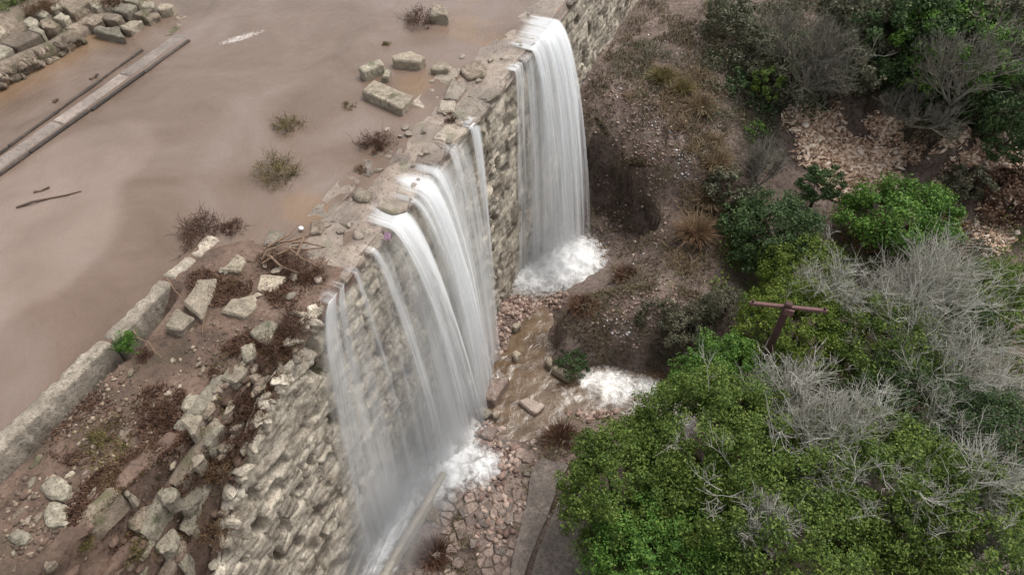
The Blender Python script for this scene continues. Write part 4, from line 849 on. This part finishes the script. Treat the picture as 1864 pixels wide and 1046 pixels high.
# gravel and scree
def scatter(name, label, n, fn, regions, mat, smin, smax, seed, lift=0.3, flat=0.7, chip=False):
    rng = np.random.default_rng(seed); bm = bmesh.new(); bmesh.ops.create_icosphere(bm, subdivisions=1 if not chip else 0 or 1, radius=1.0); B = np.array([v.co for v in bm.verts]); Bf = np.array([[v.index for v in f.verts] for f in bm.faces]); bm.free()
    B = B[:, :] * 1.0; C = []
    for (px, py, rx, ry, k) in regions:
        m = int(n * k); q = rng.normal(0, 0.5, (m, 2)); q = q[(q ** 2).sum(1) < 1.0]; c = on(px, py, fn, -9, 0.5)
        ex = on(px + rx, py, fn, -9, 0.5) - c; ey = on(px, py + ry, fn, -9, 0.5) - c; ex[2] = ey[2] = 0
        C.append(c[:2] + q[:, :1] * ex[:2] + q[:, 1:] * ey[:2])
    C = np.concatenate(C); z = fn(C[:, 0], C[:, 1]); s = smin + (smax - smin) * rng.random(len(C)) ** 2.5
    S = np.stack([s * rng.uniform(.7, 1.6 + chip, len(C)), s * rng.uniform(.5 if chip else .7, 1.3, len(C)), s * flat * rng.uniform(.6, 1.1, len(C))], 1)
    a = rng.uniform(0, 6.28, len(C)); J = 1 + rng.normal(0, 0.3 if chip else 0.16, (len(C), len(B), 1)); V = B[None] * J * S[:, None, :]
    X = V[..., 0] * np.cos(a)[:, None] - V[..., 1] * np.sin(a)[:, None]; Yv = V[..., 0] * np.sin(a)[:, None] + V[..., 1] * np.cos(a)[:, None]
    if chip:
        tx, ty = rng.normal(0, .45, (2, len(C), 1)); V[..., 2] = V[..., 2] + tx * X + ty * Yv; z = z + np.abs(rng.normal(0, .07, len(C)))
    V = np.stack([X + C[:, :1], Yv + C[:, 1:], V[..., 2] + z[:, None] + s[:, None] * lift], -1).reshape(-1, 3)
    Fc = (Bf[None] + (np.arange(len(C)) * len(B))[:, None, None]).reshape(-1, 3)
    return tag(link(name, mesh_np(name, V, Fc, mat)), label, kind='stuff')
def gravel_mat(name, cols):
    t = NT(name); r = t.island(); t.col(t.ramp(r, [(i / (len(cols) - 1), lin(c)) for i, c in enumerate(cols)])); t.rough(0.85); return t.m
M['gravel'] = gravel_mat('reddish_gravel', [(84, 66, 58), (128, 104, 94), (152, 130, 118), (176, 156, 144)])
M['grit'] = gravel_mat('terrace_grit', [(70, 58, 48), (96, 82, 70), (116, 100, 86), (150, 134, 116)])
M['chips'] = gravel_mat('pale_stone_chips', [(140, 112, 94), (196, 166, 142), (222, 196, 174), (238, 222, 206)])
M['litter'] = gravel_mat('pale_litter', [(120, 112, 106), (176, 172, 170), (205, 205, 208), (226, 228, 232)])
scatter('gravel_bar', 'reddish gravel bar beneath the far waterfall', 1500, zg, [(950, 560, 60, 32, .6), (905, 590, 30, 60, .3), (900, 530, 30, 40, .2), (1000, 540, 40, 25, .2)], M['gravel'], 0.015, 0.09, 1)
scatter('pebbles', 'stony edge of the pool under the near waterfall', 700, zg, [(900, 930, 60, 110, .4), (885, 640, 20, 60, .4), (890, 780, 30, 50, .5), (1080, 750, 50, 20, .3), (910, 830, 40, 30, .4)], M['gravel'], 0.02, 0.11, 2)
scatter('scree', 'pale stone chips spilling down the far bank', 7500, zg, [(1565, 310, 75, 65, .5), (1480, 225, 60, 40, .18), (1500, 270, 60, 40, .15), (1790, 300, 70, 45, .2), (1700, 250, 70, 40, .12), (1810, 410, 40, 60, .15), (1620, 235, 60, 25, .1)], M['chips'], 0.03, 0.10, 3, chip=True)
scatter('bank_debris', 'white and grey scraps strewn over the brown bank', 420, zg, [(1195, 235, 70, 70, .4), (1250, 300, 22, 60, .2), (1265, 180, 15, 90, .15), (1200, 480, 110, 60, .15), (1130, 590, 110, 50, .2), (1100, 140, 60, 90, .1), (1230, 100, 90, 80, .12)], M['litter'], 0.01, 0.045, 4)
scatter('bank_stones', 'small brown stones strewn over the bank', 2600, zg, [(1200, 200, 170, 160, .5), (1150, 560, 160, 90, .3), (1150, 380, 80, 90, .3), (1000, 900, 80, 160, .1)], M['gravel'], 0.012, 0.06, 5)
scatter('terrace_rubble', 'small stones strewn over the muddy terrace', 1300, zt, [(170, 720, 120, 90, .5), (250, 850, 180, 130, .5), (400, 640, 120, 90, .2), (60, 950, 110, 110, .3)], M['grit'], 0.008, 0.045, 6)
# ------------------------------------------------------------------ plants, poles, small things
for i, (px, py, r, h, mt, n, lab) in enumerate([
        (525, 232, 30, .3, 'dry_olive', 700, 'small olive shrub half drowned in the river above a larger one'), (505, 318, 46, .42, 'dry_olive', 1500, 'largest round olive shrub standing in the river'),
        (686, 266, 34, .36, 'dry_red', 1300, 'wedge shaped brown shrub on the crest shallows'), (635, 195, 13, .2, 'dry_olive', 250, 'little dark shrub beside the largest river slab'), (703, 82, 9, .14, 'dry_olive', 160, 'tiny shrub alone in the upper river'),
        (765, 42, 36, .45, 'dry_red', 1300, 'dark brown shrub against the big river boulder'), (822, 222, 14, .3, 'dry_red', 400, 'small brown shrub at the crest beside the thin middle stream'), (658, 312, 13, .12, 'dry', 250, 'low brown weed on the wet crest'),
        (365, 425, 44, .35, 'dry_red', 1600, 'reddish dry shrub caught on the end of the parapet'), (425, 418, 26, .18, 'dry_red', 600, 'flattened brown debris trailing right of the parapet end')]):
    p = at(px, py, 0.0); k = mpp(p); twiggy_shrub('river_shrub', lab, p + np.array([0, 0, -.02]), r * k, h, mt, 40 + i, n, 0.02)
for i, (px, py, r, h, mt, n, lab) in enumerate([
        (232, 625, 25, .3, 'leaf_fresh', 1400, 'bright green bush at the foot of the parapet'), (262, 650, 20, .16, 'dry_red', 350, 'brown weeds beside the bright green bush'), (180, 805, 26, .22, 'dry_olive', 600, 'yellowish weed clump on the muddy terrace'), (208, 770, 18, .25, 'dry_tan', 350, 'pale grass clump above the yellowish weeds'),
        (420, 520, 34, .2, 'dry', 900, 'dry weeds between the two flat terrace stones'), (500, 480, 40, .2, 'dry_red', 1000, 'brown weeds matted under the dead branches'), (555, 500, 40, .28, 'dry_red', 1300, 'reddish brown bush at the end of the crest'), (535, 590, 34, .25, 'dry_red', 1000, 'dark brown plant hanging at the top of the dam face'),
        (500, 640, 46, .3, 'dry_red', 1700, 'large dark brown bush spilling over the terrace edge'), (450, 720, 46, .3, 'dry_red', 1700, 'dark brown growth on the flank below the large brown bush'), (430, 790, 42, .26, 'dry_red', 1300, 'brown growth in the middle of the stepped flank'), (400, 850, 40, .25, 'dry', 1100, 'dry growth above the lower flank stones'),
        (300, 755, 28, .2, 'dry_red', 600, 'dark shrub on the first step beside a pale stone'), (430, 640, 22, .2, 'dry_red', 450, 'rusty weeds on the stone at the terrace edge'), (380, 960, 52, .3, 'dry', 1500, 'dry brown thicket low on the dam flank'), (250, 1000, 30, .2, 'dry_olive', 600, 'olive weeds on the lowest visible step'), (200, 870, 26, .15, 'dry', 450, 'dry weeds in the hollow beside the upper round boulder'),
        (150, 990, 24, .15, 'dry_olive', 350, 'weeds by the squarish boulder'), (350, 780, 20, .12, 'dry_olive', 300, 'mossy weeds between the first and second step')]):
    p = at(px, py, 0.0) if i == 0 else on_terrace(px, py); k = mpp(p); twiggy_shrub('terrace_shrub', lab, p - np.array([0, 0, .03]), r * k, h, mt, 70 + i, n, 0.018)
for i, (px, py, r, h, mt, n, lab) in enumerate([(20, 12, 46, .4, 'leaf_olive', 2200, 'green bush growing on top of the ruined embankment'), (75, 22, 30, .3, 'dry', 900, 'brown weeds beside the green bush on the embankment'), (205, 8, 22, .25, 'dry', 500, 'dry weeds between the blocks of the embankment')]):
    p = at(px, py, .35); k = mpp(p); twiggy_shrub('embankment_shrub', lab, p, r * k, h, mt, 95 + i, n, .03)
# dead branches caught on the crest
br = tag(empty('dead_branches', tuple(at(530, 462, 0.1))), 'pile of tan dead branches caught at the end of the crest', 'branches')
for i, (a, b) in enumerate([((480, 455), (548, 408)), ((475, 482), (560, 440)), ((505, 462), (590, 452)), ((520, 445), (575, 485)), ((495, 470), (545, 500)), ((535, 440), (590, 447)), ((470, 470), (520, 440)), ((510, 440), (570, 430)), ((545, 462), (560, 420))]):
    P0, P1 = at(*a, 0.12 + 0.02 * i), at(*b, 0.2 + 0.015 * i); r = np.random.default_rng(i); P = np.array([P0 + (P1 - P0) * t + r.normal(0, .03, 3) for t in (0, .3, .6, 1)])
    V, Fc = tubes([P], [np.array([.026, .022, .018, .01])], 6); o = link('branch', mesh_np('branch', V, Fc, M['wood'], True), br); o.matrix_parent_inverse = Matrix.Translation(br.location).inverted()
def stick(a, b, za, zb, r, mat, label, name='driftwood_stick'):
    P0, P1 = at(*a, za), at(*b, zb); rg = np.random.default_rng(int(a[0])); c = P0
    P = np.array([(P0 - c) + (P1 - P0) * t + rg.normal(0, .02, 3) * (0 < t < 1) for t in (0, .25, .5, .75, 1)]); V, Fc = tubes([P], [np.linspace(r, r * .5, 5)], 6)
    tag(link(name, mesh_np('stick', V, Fc, M[mat], True), None, tuple(c)), label, 'stick')
stick((30, 378), (148, 348), .03, .03, .03, 'stick', 'long thin stick lying on the pale silt shoal')
stick((62, 350), (90, 340), .03, .06, .035, 'stick', 'short dark stick above the long stick on the shoal')
stick((98, 186), (106, 180), .04, .08, .05, 'stick', 'stub of wood beside the sunken wall')
stick((165, 145), (180, 135), .03, .09, .05, 'stick', 'dark snag against the far kerb of the sunken wall')
stick((242, 600), (295, 650), .1, -.02, .014, 'wood', 'thin cane leaning over the bright green bush')
stick((303, 505), (338, 548), .24, .1, .012, 'wood', 'thin cane lying across the parapet joint')
stick((368, 605), (378, 555), -.02, .25, .012, 'wood', 'straw coloured stalk beside the broad flat stone')
p = at(705, 432, .12); rg = np.random.default_rng(3); u = np.linspace(-1, 1, 9); U, W = np.meshgrid(u, u, indexing='ij')
tag(link('cloth_scrap', mesh_np('cloth', np.stack([U * .07, W * .10, .05 * fbm(U * 2, W * 2, 0, 3, 3) + .04], -1).reshape(-1, 3), grid_faces(9, 9), M['cloth'], True), None, tuple(p), (.1, .2, .5)), 'scrap of pinkish purple cloth snagged at the lip of the near waterfall', 'cloth')
for (px, py, s, lab) in ((549, 415, .07, 'white plastic scrap beside the mossy green slab'), (214, 855, .035, 'small white scrap on the muddy terrace')):
    p = at(px, py, .1) if py < 600 else on_terrace(px, py)
    tag(link('plastic_scrap', rock_mesh(int(px), M['white'], 1, .3, .4), None, tuple(p), (0, 0, 1), (s, s * 1.5, s * .4)), lab, 'litter')

# rusty pole with cross-arm among the trees
zp = -2.6; c = at(1432, 562, zp); a0, a1 = at(1364, 551, zp), at(1506, 566, zp); g = float(zg(c[0], c[1]))
pole = tag(empty('utility_pole', (c[0], c[1], g)), 'rusty iron pole with a cross-arm rising out of the trees', 'pole')
def bar(name, p0, p1, w, h, mat):
    p0, p1 = Vector(p0), Vector(p1); d = (p1 - p0); bm = bmesh.new(); bmesh.ops.create_cube(bm, size=1.0); bmesh.ops.scale(bm, vec=(w, h, d.length), verts=bm.verts[:]); bmesh.ops.bevel(bm, geom=bm.edges[:], offset=min(w, h) * .15, segments=1, affect='EDGES')
    m = bpy.data.meshes.new(name); bm.to_mesh(m); bm.free(); m.materials.append(mat); o = link(name, m, pole, (p0 + p1) / 2 - Vector(pole.location)); o.rotation_euler = d.to_track_quat('Z', 'Y').to_euler(); return o
bar('post', (c[0], c[1], g - .3), (c[0], c[1], zp + .22), .17, .15, M['rust'])
bar('crossarm', a0, a1, .10, .085, M['rust2'])
dv = Vector(a1) - Vector(a0)
bar('bracket', Vector(c) + Vector((.06, -.10, -.1)), Vector(c) + Vector((.06, -.10, .1)), .22, .06, M['rust2'])
for k in (0.04, 0.96): bar('end_bolt', Vector(a0) + dv * k + Vector((0, 0, -.05)), Vector(a0) + dv * k + Vector((0, 0, .12)), .05, .05, M['rust'])

# grey-green and dry growth on the bank: ground cover nobody could count
rng = np.random.default_rng(77)
def cover(n, regions, hmin, hmax, mat, label, name='ground_cover', seed=1, w=0.011, fn=None):
    gz = fn or zg
    rng = np.random.default_rng(seed); C = []
    for (px, py, rx, ry, k) in regions:
        m = int(n * k); q = rng.uniform(-1, 1, (m, 2)); q = q[(q ** 2).sum(1) < 1]; c = on(px, py, gz, -9, .5); ex = on(px + rx, py, gz, -9, .5) - c; ey = on(px, py + ry, gz, -9, .5) - c
        C.append(c[:2] + q[:, :1] * ex[:2] + q[:, 1:] * ey[:2])
    C = np.concatenate(C); keep = (fbm(C[:, 0] * 1.5, C[:, 1] * 1.5, 0, 4, seed + 5) + rng.normal(0, .15, len(C))) > -0.02; C = C[keep & ((C[:, 0] > 0.3) if fn is None else (C[:, 0] < -0.02))]
    z = gz(C[:, 0], C[:, 1]); k = z > -7.95; C = C[k]; z = z[k]
    b = np.column_stack([C, z - .01]); m = len(b); a = rng.uniform(0, 6.28, m); L = rng.uniform(hmin, hmax, m)[:, None]; out = np.stack([np.cos(a), np.sin(a), 0 * a], 1)
    t = b + out * L * rng.uniform(.2, 1.0, m)[:, None] + np.array([0, 0, 1]) * L * .7; mid = b + (t - b) * .5 + np.array([0, 0, 1]) * L * .18; s = np.stack([-np.sin(a), np.cos(a), 0 * a], 1) * w
    V = np.stack([b - s, b + s, mid + s, mid - s, t + s * .3, t - s * .3], 1).reshape(-1, 3); i = np.arange(m)[:, None] * 6
    return tag(link(name, mesh_np(name, V, np.concatenate([i + np.array([[0, 1, 2, 3]]), i + np.array([[3, 2, 4, 5]])]), M[mat])), label, kind='stuff')
cover(60000, [(1200, 30, 150, 60, .14), (1200, 150, 180, 180, .42), (1150, 570, 170, 95, .2), (1250, 420, 120, 120, .14), (1330, 250, 80, 260, .22), (1130, 300, 60, 60, .05), (1020, 850, 70, 90, .06), (800, 1000, 70, 80, .05)], .05, .22, 'cover', 'mixed brown and olive weeds covering the bank', seed=1)
cover(9000, [(1260, 180, 60, 60, .3), (1290, 320, 45, 90, .3), (1265, 440, 60, 60, .25), (1180, 160, 50, 50, .15)], .15, .4, 'dry_tan', 'tan dry grass standing along the bank', 'dry_grass', 2, 0.01)
cover(9000, [(1240, 600, 90, 60, .5), (1170, 120, 60, 60, .2), (1330, 560, 60, 60, .3)], .1, .3, 'leaf_dull', 'dull green weeds on the lower mound', 'green_weeds', 3, 0.012)

cover(52000, [(480, 800, 40, 130, .25), (470, 690, 90, 110, .4), (400, 850, 80, 110, .3), (250, 900, 120, 120, .2), (300, 760, 60, 60, .1), (540, 520, 60, 50, .12), (400, 520, 60, 40, .06), (150, 780, 90, 70, .08)], .03, .12, 'dry_red', 'matted dark brown weeds over the broken dam flank', 'flank_weeds', 4, .009, zt)
cover(9000, [(470, 690, 80, 110, .3), (300, 900, 120, 120, .5), (180, 800, 60, 60, .2)], .03, .09, 'dry_olive', 'olive moss and weeds in the joints of the flank', 'flank_moss', 5, .01, zt)
def scrub(n, per, regions, rmin, rmax, mat, label, seed, size=.05, name='scrub', grow=.8):
    rng = np.random.default_rng(seed); C = []
    for (px, py, rx, ry, k) in regions:
        q = rng.uniform(-1, 1, (int(n * k), 2)); c = on_ground(px, py); ex = on_ground(px + rx, py) - c; ey = on_ground(px, py + ry) - c; C.append(c[:2] + q[:, :1] * ex[:2] + q[:, 1:] * ey[:2])
    C = np.concatenate(C); C = C[C[:, 0] > 1.5]; z = zg(C[:, 0], C[:, 1]); r = rng.uniform(rmin, rmax, len(C)); idx = np.repeat(np.arange(len(C)), per)
    d = rng.normal(0, 1, (len(idx), 3)); d /= np.linalg.norm(d, axis=1, keepdims=True); d[:, 2] = np.abs(d[:, 2]); rad = (rng.uniform(.45, 1, len(idx)) * r[idx])[:, None]
    P = np.column_stack([C, z])[idx] + d * rad * np.array([1, 1, grow]); P += .12 * rng.normal(0, 1, P.shape)
    V, Fc = leaves(rng, P, d + np.array([0, 0, .4]), size); return tag(link(name, mesh_np(name, V, Fc, M[mat])), label, kind='stuff')
scrub(230, 150, [(1390, 200, 40, 60, .08), (1480, 30, 90, 40, .12), (1560, 160, 90, 18, .1), (1750, 190, 90, 20, .1), (1330, 120, 50, 110, .12), (1600, 60, 110, 90, .3), (1780, 80, 100, 90, .35), (1830, 210, 60, 60, .1), (2000, 200, 120, 150, .35), (1400, 60, 70, 60, .15), (1700, 440, 120, 30, .1)], .35, .8, 'leaf_dull', 'dense grey green scrub covering the far bank', 1)
scrub(190, 150, [(1420, 110, 70, 60, .12), (1340, 60, 40, 60, .06), (1760, 150, 90, 40, .2), (1680, 50, 110, 80, .4), (1820, 110, 60, 90, .3), (1560, 120, 90, 40, .2), (1440, 190, 60, 20, .1)], .35, .75, 'leaf_dark', 'dark green scrub between the far bank trees', 2)
scrub(60, 150, [(1350, 470, 40, 60, .2), (1560, 460, 80, 30, .25), (1700, 640, 150, 120, .8), (1850, 480, 40, 90, .3), (2030, 520, 120, 150, .9), (2060, 850, 150, 180, .9)], .3, .6, 'leaf_olive', 'olive undergrowth beneath the near trees', 3)
def tuft(px, py, r, h, mt, lab, seed, n=500, cat='grass clump', name='grass_clump'):
    p = on_ground(px, py); k = mpp(p); o = link(name, tuft_mesh(seed, n, r * k, h, M[mt], 1.0, .012, .7), None, tuple(p - np.array([0, 0, .03]))); tag(o, lab, cat)
for i, a in enumerate([(1275, 200, 34, .55, 'dry_tan', 'arching tan grass clump at the top of the bank path', ), (1205, 145, 30, .45, 'dry_olive', 'olive grass clump near the right end of the dam'), (1300, 300, 36, .5, 'dry_tan', 'tan grass clump beside the white litter trail'), (1265, 430, 40, .6, 'dry', 'big brown grass clump above the end of the gully'),
        (1240, 165, 24, .4, 'dry_olive', 'greenish clump between two tan clumps at the bank top'), (1290, 370, 30, .45, 'dry_tan', 'pale grass clump above the big brown clump'), (1140, 505, 36, .3, 'dry_red', 'dark brown clump on top of the lower mound'), (1060, 560, 40, .3, 'dry_red', 'dark clump at the cut edge of the lower mound'), (1020, 800, 42, .4, 'dry_red', 'dark brown thicket on the near bank of the pool'), (790, 1010, 42, .35, 'dry_red', 'brown thicket at the bottom between flume and cobbles')]):
    tuft(*a, 900 + i, 900)
def bush(px, py, z, rpx, rz, mt, n, size, lab, seed, name='bush', cat='bush', nclump=60, ground=None, twigs=0, rx=1.0, trunk=True, group=None, cs=.2, low=-.6):
    c = at(px, py, z); k = mpp(c); r = rpx * k; g = float(zg(c[0], c[1])) if ground is None else ground
    return leafy_tree(name, lab, cat, c, (r * rx, r, rz), M[mt], n, size, min(g, z - .1), seed, nclump, max(0.13, r * cs), group, trunk, twigs, low)
bush(1045, 660, -7.6, 32, .35, 'leaf_dark', 2500, .03, 'dark mossy bush at the pool edge under the mound', 1)
bush(1250, 600, -6.2, 48, .4, 'leaf_dull', 3500, .03, 'dull green bush on the lower mound', 2)
bush(1320, 555, -5.6, 40, .6, 'leaf_dull', 3000, .03, 'grey green bush left of the rusty pole', 3)
bush(1410, 425, -5.0, 88, 1.2, 'leaf_dark', 18000, .045, 'dark green tree left of the round dark bush', 4, 'small_tree', 'tree', 150, low=-.95)
bush(1492, 335, -5.2, 40, .8, 'leaf_dark', 5000, .045, 'small round dark bush at the foot of the pale scree', 5)
bush(1640, 390, -5.2, 100, 1.0, 'leaf_fresh', 16000, .05, 'bright green spreading tree below the pale scree', 6, 'small_tree', 'tree', 110)
bush(1610, 425, -6.0, 80, .6, 'dry_red', 4000, .04, 'dark brown leaves standing in for the shaded underside of the bright green tree', 7)  # shade under the bright green tree, built as a mass of brown leaves
bush(1370, 245, -5.0, 30, .5, 'leaf_fresh', 1800, .04, 'light green bush left of the scree', 8)
bush(1350, 165, -4.2, 42, .7, 'leaf_dark', 4000, .045, 'dark bush on the bank below the bare grey tree', 9)
bush(1400, 150, -3.6, 34, .6, 'leaf_olive', 2500, .045, 'yellow green bush right of the dark bank bush', 10)
bush(1330, 30, -2.6, 50, .7, 'leaf_dull', 4000, .05, 'olive bush at the top edge left of the bare tree', 11)
for i, a in enumerate([(1540, 110, -3.0, 85, 1.3, 'leaf_dull', 8000, 'dull olive tree above the pale scree'), (1450, 140, -3.6, 62, 1.0, 'leaf_dull', 6000, 'dusty green tree right of the bank bushes'), (1640, 60, -2.0, 85, 1.6, 'leaf_dark', 10000, 'dark green tree at the top centre of the far bank'), (1730, 90, -2.2, 100, 1.7, 'leaf_fresh', 11000, 'green tree at the top right of the far bank'),
        (1650, 130, -3.4, 75, 1.1, 'leaf_dark', 8000, 'dark tree overhanging the scree head'), (1840, 180, -3.6, 85, 1.6, 'leaf_dark', 9000, 'dark green tree at the right edge above the gully'), (1810, 30, -1.6, 90, 1.6, 'leaf_dull', 9000, 'grey green tree in the top right corner'), (1570, 10, -1.5, 70, 1.4, 'leaf_dull', 6000, 'dull tree at the top edge behind the bare tree'), (1850, 360, -6.2, 70, .9, 'dry_red', 5000, 'very dark brush at the right edge below the gully'), (1740, 180, -4.2, 70, .9, 'leaf_dark', 6000, 'low dark tree between scree head and right edge')]):
    px, py, z, rp, rz, mt, n, lab = a; bush(px, py, z, rp, rz, mt, n, .065, lab, 20 + i, 'bank_tree', 'tree', 90)
for i, a in enumerate([(1380, 95, -3.2, 55, .8, 'leaf_dull', 3500, 'dull shrub below the olive bush on the bank top'), (1590, 95, -3.0, 60, 1.1, 'leaf_dull', 5000, 'dull tree left of the dark green top tree'), (1700, 10, -1.2, 70, 1.3, 'leaf_dark', 6000, 'dark tree at the top edge above the green one'), (1790, 130, -3.0, 70, 1.2, 'leaf_dull', 6000, 'greyish tree between the top right greens'), (1720, 215, -4.4, 45, .6, 'leaf_dull', 3000, 'low grey shrub right of the scree head'),
        (1330, 340, -5.0, 45, .6, 'leaf_dull', 3000, 'dull shrub beside the tan grass on the bank edge'), (1350, 400, -5.4, 45, .7, 'leaf_dark', 3500, 'dark shrub above the dark green tree'), (1760, 330, -6.0, 42, .6, 'leaf_dull', 2500, 'dry grey shrub right of the bright green tree'), (1700, 430, -6.2, 60, .8, 'dry', 4000, 'brown brush behind the large leafless tree'), (1830, 250, -5.0, 55, .8, 'leaf_dark', 4000, 'dark shrub on the gully bank at the right edge')]):
    px, py, z, rp, rz, mt, n, lab = a; bush(px, py, z, rp, rz, mt, n, .055, lab, 120 + i, 'bank_shrub', 'shrub', 70, low=-.8)
# the near canopy, lower right
for i, a in enumerate([(1150, 900, -5.2, 140, 1.5, 'leaf_olive', 34000, 'olive green tree at the left edge of the near canopy', 0), (1300, 820, -4.6, 170, 1.7, 'leaf_olive', 40000, 'broad olive green tree in the middle of the near canopy', 4), (1330, 700, -5.4, 100, 1.2, 'leaf_fresh', 20000, 'fresh green tree beside the white rapids', 0), (1440, 600, -4.9, 105, 1.3, 'leaf_pole', 17000, 'yellow green tree around the rusty pole', 0),
        (1460, 500, -5.2, 85, 1.1, 'leaf_pole', 12000, 'yellow green tree behind the rusty pole', 2), (1420, 960, -4.2, 190, 1.7, 'leaf_olive', 38000, 'olive tree at the bottom centre of the near canopy', 7), (1600, 900, -4.3, 170, 1.6, 'leaf_olive', 32000, 'olive tree laced with pale twigs at the bottom right', 13), (1210, 1030, -5.0, 150, 1.3, 'leaf_fresh', 24000, 'brighter green tree at the bottom edge of the canopy', 0),
        (1780, 1000, -4.0, 170, 1.6, 'leaf_olive', 28000, 'olive tree in the bottom right corner', 9), (1600, 640, -5.0, 120, 1.3, 'leaf_olive', 18000, 'dark olive tree right of the rusty pole', 6), (1830, 560, -5.2, 110, 1.2, 'leaf_olive', 14000, 'olive tree behind the large leafless tree at the right edge', 4), (1720, 590, -5.4, 100, 1.1, 'leaf_dark', 12000, 'dark green tree under the large leafless tree', 0), (1680, 760, -5.0, 130, 1.3, 'leaf_dark', 18000, 'dark green tree in the shadowed middle right', 5), (1810, 800, -4.6, 110, 1.3, 'leaf_dark', 14000, 'dark green tree at the right edge under bare branches', 4)]):
    px, py, z, rp, rz, mt, n, lab, tw = a; bush(px, py, z, rp, rz, mt, int(n * 1.5), .033, lab, 50 + i, 'canopy_tree', 'tree', 520, None, tw, cs=.115)
# leafless grey trees
def bare(px, py, z, rpx, lab, seed, mat='twig', stems=4, kids=(6, 5, 4, 3), r0=.05, hz=1.0, wide=.5, lean=(0, 0, 1)):
    c = at(px, py, z); k = mpp(c); r = rpx * k; g = float(zg(c[0], c[1])); h = (r * 1.9) * hz
    b = np.array([c[0], c[1], max(g, c[2] - h * .75)]); bare_tree('bare_tree', lab, b, h, seed, mat, kids, 4, r0, .85, stems, lean, None, 'tree', .2, wide)
bare(1745, 520, -3.4, 150, 'large leafless grey tree right of the rusty pole', 1, stems=6, kids=(7, 6, 4, 3), wide=.7)
bare(1540, 510, -3.8, 85, 'leafless pale tree just behind the pole tree', 2, stems=4)
bare(1430, 700, -3.4, 95, 'leafless pale tree below the rusty pole', 3, stems=4)
bare(1530, 770, -3.0, 110, 'leafless white twigged tree in the middle of the canopy', 4, stems=5, wide=.6)
bare(1790, 680, -3.4, 120, 'leafless grey tree below the large leafless tree', 5, 'twig', stems=5, wide=.7)
bare(1810, 900, -2.6, 120, 'leafless white tree at the bottom right edge', 6, stems=5, wide=.7)
bare(1640, 800, -3.4, 100, 'leafless twigs rising right of the canopy middle', 7, stems=4, wide=.7)
bare(1420, 930, -2.7, 75, 'small leafless tree poking from the bottom canopy', 8, stems=3)
bare(1470, 60, -1.8, 85, 'leafless grey tree at the top of the bank', 9, 'twig_dark', stems=5, kids=(6, 6, 5, 4), wide=.7)
bare(1790, 80, -1.0, 85, 'leafless grey tree among the top right greens', 10, 'twig_dark', stems=5, wide=.7)
bare(1380, 310, -4.9, 52, 'grey brush of bare twigs left of the scree', 11, 'twig_dark', stems=6, kids=(5, 5, 4, 3), wide=.8)
bare(1690, 165, -3.0, 50, 'leafless brush overhanging the scree head', 13, 'twig_dark', stems=5, kids=(5, 5, 4, 3), wide=.8)
